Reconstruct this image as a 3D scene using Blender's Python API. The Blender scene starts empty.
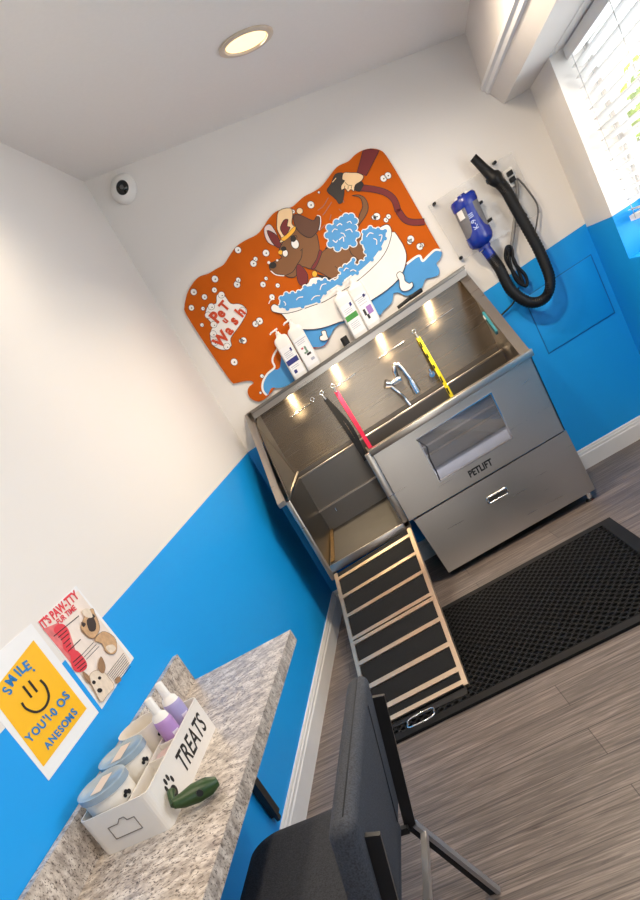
import bpy, bmesh, math, random
from mathutils import Vector, Matrix
from mathutils.geometry import tessellate_polygon
random.seed(7)
scn = bpy.context.scene
COL = scn.collection
V = Vector

# ------------------------------------------------------------------ camera
CAM_R = Matrix(((0.8353697, 0.4641868, 0.2944282),
                (0.0979419, 0.4013648, -0.9106666),
                (-0.5408926, 0.7895802, 0.2898246)))
CAM_C = V((0.578, -4.853, 1.410))
FPX, PPX, PPY = 734.82, 230.328, 690.344
cd = bpy.data.cameras.new('camera')
cam = bpy.data.objects.new('camera', cd)
COL.objects.link(cam)
cam.matrix_world = Matrix.Translation(CAM_C) @ CAM_R.to_4x4()
cd.sensor_fit = 'HORIZONTAL'
cd.sensor_width = 36.0
cd.lens = FPX / 640 * 36.0
cd.shift_x = -(PPX - 320) / 640
cd.shift_y = (PPY - 450) / 640
cd.clip_start = 0.05
scn.camera = cam

# measured photo points are turned into places on real surfaces of the room
class Surf:
    def __init__(s, n, d): s.n = V(n).normalized(); s.d = d / V(n).length
    def at(s, u, v, off=0.0):
        r = CAM_R @ V(((u - PPX) / FPX, -(v - PPY) / FPX, -1.0))
        t = (s.d + off - s.n.dot(CAM_C)) / s.n.dot(r)
        return CAM_C + r * t
SK = 0.1186                       # the side walls run at a slight angle to the back wall
BACK = lambda y=0.0: Surf((0, -1, 0), -y)
LEFT = Surf((1, -SK, 0), 0.0)
RIGHT = Surf((-1, SK, 0), -2.195)
def lx(y, off=0.0): return SK * y + off * 1.007      # x of the left wall
def rx(y, off=0.0): return 2.195 + SK * y + off

# ------------------------------------------------------------------ materials
def srgb(r, g, b):
    f = lambda c: (c / 255 / 12.92) if c / 255 <= 0.04045 else ((c / 255 + 0.055) / 1.055) ** 2.4
    return (f(r), f(g), f(b), 1)
MATS = {}
def mat(name, rgb, rough=0.5, metal=0.0, var=0.04, scale=8.0, bump=0.0, stretch=None, **kw):
    if name in MATS: return MATS[name]
    m = bpy.data.materials.new(name); m.use_nodes = True
    nt = m.node_tree; N = nt.nodes; L = nt.links
    b = N['Principled BSDF']
    b.inputs['Roughness'].default_value = rough
    b.inputs['Metallic'].default_value = metal
    for k, v in kw.items(): b.inputs[k.replace('_', ' ')].default_value = v
    tc = N.new('ShaderNodeTexCoord'); mp = N.new('ShaderNodeMapping')
    L.new(tc.outputs['Object'], mp.inputs['Vector'])
    if stretch: mp.inputs['Scale'].default_value = stretch
    nz = N.new('ShaderNodeTexNoise'); nz.inputs['Scale'].default_value = scale; nz.inputs['Detail'].default_value = 5
    L.new(mp.outputs['Vector'], nz.inputs['Vector'])
    cr = N.new('ShaderNodeValToRGB')
    c = rgb if len(rgb) == 4 else (*rgb, 1)
    cr.color_ramp.elements[0].color = (*[max(0, x * (1 - var)) for x in c[:3]], 1)
    cr.color_ramp.elements[1].color = (*[min(1, x * (1 + var)) for x in c[:3]], 1)
    cr.color_ramp.elements[0].position = 0.3; cr.color_ramp.elements[1].position = 0.7
    L.new(nz.outputs['Fac'], cr.inputs['Fac']); L.new(cr.outputs['Color'], b.inputs['Base Color'])
    if bump:
        bp = N.new('ShaderNodeBump'); bp.inputs['Strength'].default_value = bump; bp.inputs['Distance'].default_value = 0.002
        L.new(nz.outputs['Fac'], bp.inputs['Height']); L.new(bp.outputs['Normal'], b.inputs['Normal'])
    MATS[name] = m
    return m
def S(name, r, g, b, rough=0.5, **kw): return mat(name, srgb(r, g, b), rough, **kw)

def glass_mat(name, tint=(1, 1, 1), refl=0.1, white=0.0, rough=0.02):
    if name in MATS: return MATS[name]
    m = bpy.data.materials.new(name); m.use_nodes = True
    N = m.node_tree.nodes; L = m.node_tree.links
    N.remove(N['Principled BSDF']); out = N['Material Output']
    tr = N.new('ShaderNodeBsdfTransparent'); tr.inputs['Color'].default_value = (*tint, 1)
    gl = N.new('ShaderNodeBsdfGlossy'); gl.inputs['Roughness'].default_value = rough
    df = N.new('ShaderNodeBsdfDiffuse'); df.inputs['Color'].default_value = (.85, .85, .85, 1)
    lw = N.new('ShaderNodeLayerWeight'); lw.inputs['Blend'].default_value = .5
    pw = N.new('ShaderNodeMath'); pw.operation = 'POWER'; pw.inputs[1].default_value = 4.0
    L.new(lw.outputs['Facing'], pw.inputs[0])
    ad = N.new('ShaderNodeMath'); ad.operation = 'MULTIPLY_ADD'; ad.inputs[1].default_value = .6; ad.inputs[2].default_value = refl * .4
    L.new(pw.outputs[0], ad.inputs[0])
    m1 = N.new('ShaderNodeMixShader'); m1.inputs[0].default_value = white
    m2 = N.new('ShaderNodeMixShader')
    L.new(tr.outputs[0], m1.inputs[1]); L.new(df.outputs[0], m1.inputs[2])
    L.new(ad.outputs[0], m2.inputs[0]); L.new(m1.outputs[0], m2.inputs[1]); L.new(gl.outputs[0], m2.inputs[2])
    L.new(m2.outputs[0], out.inputs['Surface'])
    MATS[name] = m
    return m
def emit_mat(name, rgb, strength):
    m = bpy.data.materials.new(name); m.use_nodes = True
    b = m.node_tree.nodes['Principled BSDF']
    b.inputs['Base Color'].default_value = (*rgb, 1)
    b.inputs['Emission Color'].default_value = (*rgb, 1); b.inputs['Emission Strength'].default_value = strength
    MATS[name] = m
    return m

WHITE_PAINT = srgb(230, 226, 221)
BLUE_PAINT = srgb(4, 156, 236)
def wall_mat(name, z0, slope_axis=None, slope=0.0):
    """white paint above, blue paint below an almost level line"""
    m = bpy.data.materials.new(name); m.use_nodes = True
    N = m.node_tree.nodes; L = m.node_tree.links; b = N['Principled BSDF']
    g = N.new('ShaderNodeNewGeometry'); sp = N.new('ShaderNodeSeparateXYZ')
    L.new(g.outputs['Position'], sp.inputs[0])
    z = sp.outputs['Z']
    if slope_axis:
        ma = N.new('ShaderNodeMath'); ma.operation = 'MULTIPLY_ADD'
        L.new(sp.outputs[slope_axis], ma.inputs[0]); ma.inputs[1].default_value = -slope; L.new(z, ma.inputs[2]); z = ma.outputs[0]
    gt = N.new('ShaderNodeMath'); gt.operation = 'GREATER_THAN'; gt.inputs[1].default_value = z0; L.new(z, gt.inputs[0])
    nz = N.new('ShaderNodeTexNoise'); nz.inputs['Scale'].default_value = 140; nz.inputs['Detail'].default_value = 3
    L.new(g.outputs['Position'], nz.inputs['Vector'])
    mx = N.new('ShaderNodeMix'); mx.data_type = 'RGBA'
    mx.inputs[6].default_value = BLUE_PAINT; mx.inputs[7].default_value = WHITE_PAINT
    L.new(gt.outputs[0], mx.inputs[0]); L.new(mx.outputs[2], b.inputs['Base Color'])
    bp = N.new('ShaderNodeBump'); bp.inputs['Strength'].default_value = 0.05; bp.inputs['Distance'].default_value = 0.001
    L.new(nz.outputs['Fac'], bp.inputs['Height']); L.new(bp.outputs['Normal'], b.inputs['Normal'])
    b.inputs['Roughness'].default_value = 0.5
    return m

def steel_mat(name, base, rough, aniso=0.0, axis='X'):
    m = bpy.data.materials.new(name); m.use_nodes = True
    N = m.node_tree.nodes; L = m.node_tree.links; b = N['Principled BSDF']
    b.inputs['Metallic'].default_value = 1.0
    b.inputs['Base Color'].default_value = (*base, 1)
    g = N.new('ShaderNodeNewGeometry'); mp = N.new('ShaderNodeMapping')
    mp.inputs['Scale'].default_value = (2, 2, 70) if axis == 'X' else (260, 260, 2)
    L.new(g.outputs['Position'], mp.inputs['Vector'])
    nz = N.new('ShaderNodeTexNoise'); nz.inputs['Scale'].default_value = 1.5; nz.inputs['Detail'].default_value = 4
    L.new(mp.outputs[0], nz.inputs['Vector'])
    mr = N.new('ShaderNodeMapRange'); mr.inputs['To Min'].default_value = rough - 0.015; mr.inputs['To Max'].default_value = rough + 0.015
    L.new(nz.outputs['Fac'], mr.inputs['Value']); L.new(mr.outputs[0], b.inputs['Roughness'])
    nb = N.new('ShaderNodeTexNoise'); nb.inputs['Scale'].default_value = 3.0; nb.inputs['Detail'].default_value = 1
    L.new(g.outputs['Position'], nb.inputs['Vector'])
    bp = N.new('ShaderNodeBump'); bp.inputs['Strength'].default_value = 0.06; bp.inputs['Distance'].default_value = 0.02
    L.new(nb.outputs['Fac'], bp.inputs['Height']); L.new(bp.outputs['Normal'], b.inputs['Normal'])
    if aniso:
        b.inputs['Anisotropic'].default_value = aniso
        b.inputs['Anisotropic Rotation'].default_value = .25
        cx = N.new('ShaderNodeCombineXYZ'); cx.inputs[0].default_value = 1.0
        L.new(cx.outputs[0], b.inputs['Tangent'])
    MATS[name] = m
    return m

STEEL = steel_mat('brushed_steel', (.50, .45, .395), .28, 0.6)
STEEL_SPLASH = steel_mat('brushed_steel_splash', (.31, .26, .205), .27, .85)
STEEL_SHADE = steel_mat('brushed_steel_shaded', (.22, .195, .165), .32)  # same steel, with the shade inside the tub put into a darker colour
CHROME = mat('chrome', (.8, .8, .8), .10, 1.0)
ALU = mat('aluminium', (.68, .55, .42), .36, 1.0, scale=30, stretch=(1, 30, 30))
BLACK_METAL = mat('black_metal', (.012, .012, .013), .35)
BLACK_PLASTIC = mat('black_plastic', (.008, .008, .009), .45, Specular_IOR_Level=.3)
RUBBER = mat('black_rubber', (.004, .004, .0045), .6, Specular_IOR_Level=.22, bump=.1, scale=120)
WHITE_PLASTIC = S('white_plastic', 232, 230, 226, .35, var=.01)
TRIM_WHITE = S('trim_white_gloss', 226, 226, 226, .3, var=.02)
CEIL = S('ceiling_paint', 236, 232, 228, .8, var=.01, scale=60, bump=.05)
FABRIC = S('charcoal_fabric', 58, 61, 68, .95, var=.42, scale=260, bump=.5)
GRIP = mat('black_grip_tape', (.007, .007, .0075), .85, Specular_IOR_Level=.25, bump=.5, scale=500)
CLEAR = glass_mat('clear_glass', (1, 1, 1), .08)

# ------------------------------------------------------------------ mesh helpers
class MB:
    """collects shapes into one mesh, with a material slot per face"""
    def __init__(s): s.v = []; s.f = []; s.mi = []; s.sm = []; s.mats = []
    def slot(s, m):
        if m not in s.mats: s.mats.append(m)
        return s.mats.index(m)
    def add(s, vs, fs, m, smooth=False):
        k = len(s.v); i = s.slot(m)
        s.v.extend(V(p) for p in vs)
        for f in fs: s.f.append([k + j for j in f]); s.mi.append(i); s.sm.append(smooth)
        return s
    def box(s, lo, hi, m, bev=0.0, X=None):
        bm = bmesh.new(); bmesh.ops.create_cube(bm, size=1)
        lo, hi = V(lo), V(hi)
        for v in bm.verts: v.co = V([(lo[i] + hi[i]) / 2 + v.co[i] * (hi[i] - lo[i]) for i in range(3)])
        if bev: bmesh.ops.bevel(bm, geom=bm.edges[:], offset=bev, segments=3, affect='EDGES', profile=.5)
        return s.bm(bm, m, X, smooth=bool(bev))
    def bm(s, bm, m, X=None, smooth=False):
        bm.verts.index_update()
        vs = [(X @ v.co if X else v.co.copy()) for v in bm.verts]
        s.add(vs, [[v.index for v in f.verts] for f in bm.faces], m, smooth); bm.free(); return s
    def tube(s, path, r, m, seg=12, caps=True, ribs=0.0, closed=False):
        path = [V(p) for p in path]; n = len(path)
        rr = r if isinstance(r, (list, tuple)) else [r] * n
        vs = []; fs = []; up = None
        for i, p in enumerate(path):
            a = path[(i - 1) % n] if (closed or i > 0) else p
            b = path[(i + 1) % n] if (closed or i < n - 1) else p
            t = (b - a).normalized()
            if up is None:
                up = V((0, 0, 1)) if abs(t.z) < .9 else V((1, 0, 0))
            x = t.cross(up).normalized(); up = x.cross(t).normalized()
            R = rr[i] + (ribs if i % 2 else 0)
            for k in range(seg):
                a_ = 2 * math.pi * k / seg
                vs.append(p + x * math.cos(a_) * R + up * math.sin(a_) * R)
        for i in range(n if closed else n - 1):
            j = (i + 1) % n
            for k in range(seg):
                q = (k + 1) % seg
                fs.append([i * seg + k, i * seg + q, j * seg + q, j * seg + k])
        s.add(vs, fs, m, True)
        if caps and not closed:
            s.add(vs[:seg], [list(range(seg))[::-1]], m); s.add(vs[-seg:], [list(range(seg))], m)
        return s
    def lathe(s, prof, m, c=(0, 0, 0), seg=28, X=None, smooth=True, sx=1.0, sy=1.0):
        vs = []; fs = []; n = len(prof)
        for (r, z) in prof:
            for k in range(seg):
                a = 2 * math.pi * k / seg
                p = V((r * math.cos(a) * sx, r * math.sin(a) * sy, z))
                vs.append((X @ p if X else p) + V(c))
        for i in range(n - 1):
            for k in range(seg):
                q = (k + 1) % seg
                fs.append([i * seg + k, i * seg + q, (i + 1) * seg + q, (i + 1) * seg + k])
        s.add(vs, fs, m, smooth)
        return s
    def prism(s, poly, vec, m):
        """closed 3-D polygon extruded along vec"""
        poly = [V(p) for p in poly]; n = len(poly); vec = V(vec)
        vs = poly + [p + vec for p in poly]
        tri = tessellate_polygon([poly])
        fs = [list(t) for t in tri] + [[n + i for i in t][::-1] for t in tri]
        fs += [[i, (i + 1) % n, n + (i + 1) % n, n + i] for i in range(n)]
        s.add(vs, fs, m); return s
    def flat(s, poly, m):
        poly = [V(p) for p in poly]
        s.add(poly, [list(t) for t in tessellate_polygon([poly])], m); return s
    def strip(s, a, b, c, d, m): s.add([a, b, c, d], [[0, 1, 2, 3]], m); return s

def wpos(o):
    p = V((0, 0, 0))
    while o is not None: p = p + o.location; o = o.parent
    return p
def obj(name, mb, parent=None, origin=None, **props):
    me = bpy.data.meshes.new(name)
    base = wpos(parent) if parent else V((0, 0, 0))
    o = bpy.data.objects.new(name, me); COL.objects.link(o)
    if parent is None and origin == 'base':
        lo = [min(v[i] for v in mb.v) for i in range(3)]; hi = [max(v[i] for v in mb.v) for i in range(3)]
        o.location = ((lo[0] + hi[0]) / 2, (lo[1] + hi[1]) / 2, lo[2]); base = o.location.copy()
    if parent: o.parent = parent
    me.from_pydata([tuple(v - base) for v in mb.v], [], mb.f)
    for m in mb.mats: me.materials.append(m)
    me.polygons.foreach_set('material_index', mb.mi)
    me.polygons.foreach_set('use_smooth', mb.sm)
    bm = bmesh.new(); bm.from_mesh(me)
    if any(mb.sm): bmesh.ops.remove_doubles(bm, verts=bm.verts, dist=1e-6)
    bmesh.ops.recalc_face_normals(bm, faces=bm.faces)
    for e in bm.edges:
        if len(e.link_faces) == 2 and e.calc_face_angle(0) > .86: e.smooth = False
    bm.to_mesh(me); bm.free()
    me.update()
    for k, v in props.items(): o[k] = v
    return o
def thing(name, label, cat, loc, group=None):
    o = bpy.data.objects.new(name, None); COL.objects.link(o); o.location = loc
    o.empty_display_size = .1
    o['label'] = label; o['category'] = cat
    if group: o['group'] = group
    return o
def tag(o, label, cat, group=None):
    o['label'] = label; o['category'] = cat
    if group: o['group'] = group
    return o
def struct(name, mb): return obj(name, mb, kind='structure')

def smooth_loop(p, n=4, closed=True):
    out = []; N = len(p)
    for i in range(N if closed else N - 1):
        g = lambda k: p[(i + k) % N] if closed else p[min(max(i + k, 0), N - 1)]
        a, b, c, d = g(-1), g(0), g(1), g(2)
        for j in range(n):
            t = j / n
            out.append(tuple(.5 * ((2 * b[k]) + (-a[k] + c[k]) * t + (2 * a[k] - 5 * b[k] + 4 * c[k] - d[k]) * t * t + (-a[k] + 3 * b[k] - 3 * c[k] + d[k]) * t ** 3) for k in range(len(b))))
    if not closed: out.append(tuple(p[-1]))
    return out
def box_dir(mb, a, b, w, h, m, up=(0, 0, 1)):
    """rectangular bar from a to b, w across, h along up"""
    a, b = V(a), V(b); t = (b - a).normalized(); u = V(up); x = t.cross(u).normalized(); u = x.cross(t).normalized()
    vs = [p + x * sx * w / 2 + u * su * h / 2 for p in (a, b) for (sx, su) in ((-1, -1), (1, -1), (1, 1), (-1, 1))]
    mb.add(vs, [[0, 1, 2, 3], [7, 6, 5, 4], [0, 4, 5, 1], [1, 5, 6, 2], [2, 6, 7, 3], [3, 7, 4, 0]], m)
    return mb
class Art:
    """flat painted or printed shapes on a surface, stacked by a hair"""
    def __init__(s, surf, off, reg=None):
        s.s = surf; s.off = off; s.mb = MB(); s.reg = reg
    def pt(s, p, lift=0): return s.s.at(p[0], p[1], s.off + lift)
    def R(s, ox, oy, k, pts): return [(ox + x * k, oy + y * k) for x, y in pts]
    def shape(s, pts, m, line=None, w=.5, sm=True, n=3):
        if sm: pts = smooth_loop(pts, n)
        s.off += .00012
        s.mb.flat([s.pt(p) for p in pts], m)
        if line: s.stroke(pts, w, line, closed=True, sm=False)
        return s
    def stroke(s, pts, w, m, closed=False, sm=True, n=4):
        if sm: pts = smooth_loop(pts, n, closed)
        s.off += .00012
        N = len(pts); L = []; Rr = []
        for i, p in enumerate(pts):
            a = pts[(i - 1) % N] if (closed or i) else p
            b = pts[(i + 1) % N] if (closed or i < N - 1) else p
            dx, dy = b[0] - a[0], b[1] - a[1]; l = math.hypot(dx, dy) or 1
            nx, ny = -dy / l * w / 2, dx / l * w / 2
            L.append(s.pt((p[0] + nx, p[1] + ny))); Rr.append(s.pt((p[0] - nx, p[1] - ny)))
        vs = L + Rr
        fs = [[i, (i + 1) % N, N + (i + 1) % N, N + i] for i in range(N if closed else N - 1)]
        s.mb.add(vs, fs, m); return s
    def disc(s, c, r, m, line=None, ry=None, w=.5, rot=0):
        ry = ry or r; ca, sa = math.cos(rot), math.sin(rot)
        pts = [(c[0] + ca * r * math.cos(a) - sa * ry * math.sin(a), c[1] + sa * r * math.cos(a) + ca * ry * math.sin(a)) for a in [2 * math.pi * k / 16 for k in range(16)]]
        return s.shape(pts, m, line, w, sm=False)
    def text(s, body, o, ex, ey, m, bold=0.0):
        """o = left end of the baseline, ex / ey = one em along and up"""
        s.off += .00012
        vs, fs = text_mesh(body, bold)
        s.mb.add([s.pt((o[0] + x * ex[0] + y * ey[0], o[1] + x * ex[1] + y * ey[1])) for x, y in vs], fs, m)
        return s
def text_mesh(body, bold=0.0, shear=0.0):
    cu = bpy.data.curves.new('lettering_curve', 'FONT'); cu.body = body; cu.size = 1.0; cu.offset = bold; cu.shear = shear
    cu.resolution_u = 3
    o = bpy.data.objects.new('lettering_curve', cu); COL.objects.link(o)
    dg = bpy.context.evaluated_depsgraph_get(); dg.update()
    me = bpy.data.meshes.new_from_object(o.evaluated_get(dg))
    vs = [(v.co.x, v.co.y) for v in me.vertices]; fs = [list(p.vertices) for p in me.polygons]
    bpy.data.objects.remove(o); bpy.data.curves.remove(cu); bpy.data.meshes.remove(me)
    return vs, fs

# ================================================================== THE ROOM
YF = -6.6                                      # front wall, behind the camera
CS = -0.2985                                   # the ceiling falls to the right
cz = lambda x: 2.923 + CS * x
def floor_mat():
    m = bpy.data.materials.new('wood_plank_floor'); m.use_nodes = True
    N = m.node_tree.nodes; L = m.node_tree.links; b = N['Principled BSDF']
    g = N.new('ShaderNodeNewGeometry')
    br = N.new('ShaderNodeTexBrick'); br.offset = .37
    br.inputs['Scale'].default_value = 1; br.inputs['Brick Width'].default_value = 1.25; br.inputs['Row Height'].default_value = .175
    br.inputs['Mortar Size'].default_value = .0016; br.inputs['Mortar'].default_value = (.35, .33, .32, 1)
    br.inputs['Color1'].default_value = (.9, .9, .9, 1); br.inputs['Color2'].default_value = (1.12, 1.1, 1.08, 1)
    L.new(g.outputs['Position'], br.inputs['Vector'])
    mp = N.new('ShaderNodeMapping'); mp.inputs['Scale'].default_value = (1.4, 30, 1)
    L.new(g.outputs['Position'], mp.inputs['Vector'])
    n1 = N.new('ShaderNodeTexNoise'); n1.inputs['Scale'].default_value = 2.2; n1.inputs['Detail'].default_value = 9; n1.inputs['Roughness'].default_value = .68; n1.inputs['Distortion'].default_value = 1.2
    L.new(mp.outputs[0], n1.inputs['Vector'])
    cr = N.new('ShaderNodeValToRGB'); e = cr.color_ramp.elements
    e[0].position = .30; e[0].color = srgb(44, 38, 36); e[1].position = .72; e[1].color = srgb(150, 138, 131)
    k = e.new(.5); k.color = srgb(100, 90, 85)
    L.new(n1.outputs['Fac'], cr.inputs['Fac'])
    mx = N.new('ShaderNodeMix'); mx.data_type = 'RGBA'; mx.blend_type = 'MULTIPLY'; mx.inputs[0].default_value = 1
    L.new(cr.outputs['Color'], mx.inputs[6]); L.new(br.outputs['Color'], mx.inputs[7]); L.new(mx.outputs[2], b.inputs['Base Color'])
    b.inputs['Roughness'].default_value = .42
    bp = N.new('ShaderNodeBump'); bp.inputs['Strength'].default_value = .12; bp.inputs['Distance'].default_value = .002
    L.new(n1.outputs['Fac'], bp.inputs['Height']); L.new(bp.outputs['Normal'], b.inputs['Normal'])
    return m
fm = floor_mat()
XL = lambda y: lx(y)
struct('floor', MB().prism([(lx(.12) - .12, .12, -.1), (rx(.12) + .25, .12, -.1), (rx(YF) + .25, YF, -.1), (lx(YF) - .12, YF, -.1)], (0, 0, .1), fm))
wb = wall_mat('back_wall_paint', 1.192, 'X', .009)
struct('wall_back', MB().prism([(lx(0) - .12, 0, 0), (2.45, 0, 0), (2.45, 0, cz(2.45)), (-.12, 0, cz(-.12))], (0, .12, 0), wb))
wl = wall_mat('left_wall_paint', 1.192, 'Y', .0185)
struct('wall_left', MB().prism([(lx(0), 0, 0), (lx(YF), YF, 0), (lx(YF) - .12, YF, 0), (lx(0) - .12, 0, 0)], (0, 0, 2.93), wl)
       .prism([(lx(0), 0, 2.93), (lx(YF), YF, 2.93), (lx(YF) - .12, YF, 2.93), (lx(0) - .12, 0, 2.93)], (0, 0, .3), wl))
struct('ceiling', MB().prism([(-1.1, .12, cz(-1.1)), (2.45, .12, cz(2.45)), (2.45, .12, cz(2.45) + .1), (-1.1, .12, cz(-1.1) + .1)], (0, YF - .12, 0), CEIL))
# right wall with its window opening
WY0, WY1, WZ0, WZ1, WT = -.535, -2.05, .98, 1.925, .20
NY0, NY1 = -2.75, -4.35                        # unseen second window, added as a daylight source
wr = wall_mat('right_wall_paint', 1.192)
def rbox(mb, y0, y1, z0, z1, o0, o1, m):
    return mb.prism([(rx(y0, o0), y0, z0), (rx(y1, o0), y1, z0), (rx(y1, o1), y1, z0), (rx(y0, o1), y0, z0)], (0, 0, z1 - z0), m)
mb = MB()
rbox(mb, 0, WY0, 0, 2.4, 0, WT, wr); rbox(mb, WY0, WY1, 0, WZ0, 0, WT, wr); rbox(mb, WY0, WY1, WZ1, 2.4, 0, WT, wr); rbox(mb, WY1, NY0, 0, 2.4, 0, WT, wr)
rbox(mb, NY0, NY1, 0, WZ0, 0, WT, wr); rbox(mb, NY0, NY1, WZ1, 2.4, 0, WT, wr); rbox(mb, NY1, YF, 0, 2.4, 0, WT, wr)
struct('wall_right', mb)
# front wall behind the camera
mb = MB(); fwm = S('front_wall_paint', 176, 160, 142, .7)
for (x0, x1, z0, z1) in ((-1, .62, 0, 3.2), (.62, 1.38, 2.15, 3.2), (1.38, 1.9, 0, 3.2)):
    mb.box((x0, YF - .12, z0), (x1, YF, z1), fwm)
struct('wall_front', mb)
d1 = struct('added_door', MB().box((.62, YF - .08, 0), (.70, YF - .03, 2.15), TRIM_WHITE).box((1.30, YF - .08, 0), (1.38, YF - .03, 2.15), TRIM_WHITE)  # unseen glazed door, added as a daylight source
            .box((.70, YF - .08, 2.05), (1.30, YF - .03, 2.15), TRIM_WHITE).box((.70, YF - .08, 0), (1.30, YF - .03, .25), TRIM_WHITE))
obj('glass_pane', MB().flat([(.70, YF - .055, .25), (1.30, YF - .055, .25), (1.30, YF - .055, 2.05), (.70, YF - .055, 2.05)], CLEAR), d1)

# boxed beam along the top of the right wall, with a crown moulding below its edge
def along(pts, m, y1=-6.4, sk=.14):
    """profile (x, z) on the back wall run towards the front"""
    a = [V((x, -.001, z)) for x, z in pts]
    return MB().prism(a, (sk * y1, y1, 0), m)
struct('trim_1', along([(2.022, 2.40), (2.022, 2.30), (1.997, 2.062), (2.06, 1.941), (2.20, 1.927), (2.40, 1.927), (2.40, 2.40)], S('beam_paint', 218, 213, 208, .7, var=.01), sk=.13))
struct('trim_2', along([(1.996, 2.078), (1.988, 2.070), (1.988, 2.055), (2.000, 2.045), (2.006, 2.028), (2.024, 2.020), (2.032, 2.002), (2.046, 1.995), (2.050, 1.980), (2.062, 1.978), (2.055, 1.962), (2.066, 1.945), (2.03, 2.05)], TRIM_WHITE, sk=.13))

# baseboards with a stepped moulding
prof = [(0, 0), (.016, 0), (.016, .085), (.012, .092), (.012, .104), (.008, .110), (.008, .118), (.004, .124), (0, .124)]
def base_run(a, b, nrm, m):
    a, b, nrm = V(a), V(b), V(nrm)
    return MB().prism([a + nrm * d + V((0, 0, z)) for d, z in prof], b - a, m)
struct('baseboard_back', base_run((lx(0), 0, 0), (2.195, 0, 0), (0, -1, 0), TRIM_WHITE))
struct('baseboard_left', base_run((lx(-.001), -.001, 0), (lx(YF), YF, 0), (.993, -.118, 0), TRIM_WHITE))
struct('baseboard_right', base_run((rx(-.02), -.02, 0), (rx(YF), YF, 0), (-.993, .118, 0), TRIM_WHITE))

# window in the right wall: frame, glass, sill
mb = MB()
for (y0, y1, z0, z1) in ((WY0, WY0 - .05, WZ0, WZ1), (WY1 + .05, WY1, WZ0, WZ1), (WY0, WY1, WZ1 - .05, WZ1), (WY0, WY1, WZ0, WZ0 + .05), (WY0, WY1, 1.44, 1.475)):
    rbox(mb, y0, y1, z0, z1, .15, .19, TRIM_WHITE)
w1 = struct('window_1', mb)
obj('glass_pane', rbox(MB(), WY0 - .05, WY1 + .05, WZ0 + .05, WZ1 - .05, .168, .172, CLEAR), w1)
mb = MB()
for (y0, y1, z0, z1) in ((NY0, NY0 - .05, WZ0, WZ1), (NY1 + .05, NY1, WZ0, WZ1), (NY0, NY1, WZ1 - .05, WZ1), (NY0, NY1, WZ0, WZ0 + .05)):
    rbox(mb, y0, y1, z0, z1, .15, .19, TRIM_WHITE)
w2 = struct('added_window', mb)  # unseen, added to let in more daylight
obj('glass_pane', rbox(MB(), NY0 - .05, NY1 + .05, WZ0 + .05, WZ1 - .05, .168, .172, CLEAR), w2)
# white blind: headrail, slats, bottom rail, cords
bl = thing('window_blind', 'white horizontal slat blind hanging in the window on the right', 'blind', (rx(-1.25, .09), -1.25, WZ0))
bw = S('blind_white', 240, 240, 238, .5, var=.01, Transmission_Weight=0.0)
obj('headrail', rbox(MB(), WY0 - .01, WY1 + .01, WZ1 - .055, WZ1 - .005, .06, .115, bw), bl)
mb = MB(); z = 1.165
while z < WZ1 - .07:
    y0, y1 = WY0 - .015, WY1 + .015
    for (o, dz, th) in ((.065, .010, .002),):
        a = [V((rx(y0, o), y0, z + dz)), V((rx(y1, o), y1, z + dz)), V((rx(y1, o + .045), y1, z - dz)), V((rx(y0, o + .045), y0, z - dz))]
        mb.prism(a, (0, 0, th), bw)
    z += .047
obj('slats', mb, bl)
obj('bottom_rail', rbox(MB(), WY0 - .012, WY1 + .012, 1.125, 1.15, .062, .112, bw), bl)
for y in (WY0 - .1, WY0 - .75, WY1 + .1):
    for o in (.062, .113): obj('cord', MB().tube([(rx(y, o), y, 1.13), (rx(y, o), y, WZ1 - .04)], .0016, S('blind_cord', 190, 190, 190, .7), seg=6), bl)

# tree outside the window
tr = thing('leafy_tree', 'sunlit yellow green tree seen outside through the blind', 'tree', (3.72, 2.5, -.3))
leaf = S('leaf_green', 168, 196, 40, .6, var=.35, scale=5)
mb = MB()
rnd = random.Random(3)
for i in range(420):
    c = V((3.74, 2.5, 1.50)); d = V((rnd.gauss(0, 1), rnd.gauss(0, 1), rnd.gauss(0, 1))).normalized() * (rnd.random() ** .4)
    p = c + V((d.x * .20, d.y * .25, d.z * .46))
    a = V((rnd.gauss(0, 1), rnd.gauss(0, 1), rnd.gauss(0, 1))).normalized(); b_ = a.orthogonal().normalized()
    mb.add([p - a * .05, p + b_ * .025, p + a * .05, p - b_ * .025], [[0, 1, 2, 3]], leaf)
obj('foliage', mb, tr)
obj('trunk', MB().tube([(3.74, 2.5, -.3), (3.76, 2.49, .6), (3.74, 2.5, 1.5)], [.07, .055, .03], S('bark', 92, 74, 58, .9, var=.3)), tr)
tr.location = tr.location

# blue-painted access panel in the back wall
ap = S('access_panel_blue', 4, 156, 236, .5, var=.01)
gap = S('panel_gap', 4, 110, 180, .6)
t = thing('access_panel', 'flush blue painted access hatch in the wall right of the steel tub', 'hatch', (1.97, -.003, .72))
obj('frame', MB().box((1.772, -.003, .715), (2.163, -.0002, 1.06), gap), t)
obj('panel', MB().box((1.777, -.006, .720), (2.158, -.0031, 1.055), ap, .001), t)

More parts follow.
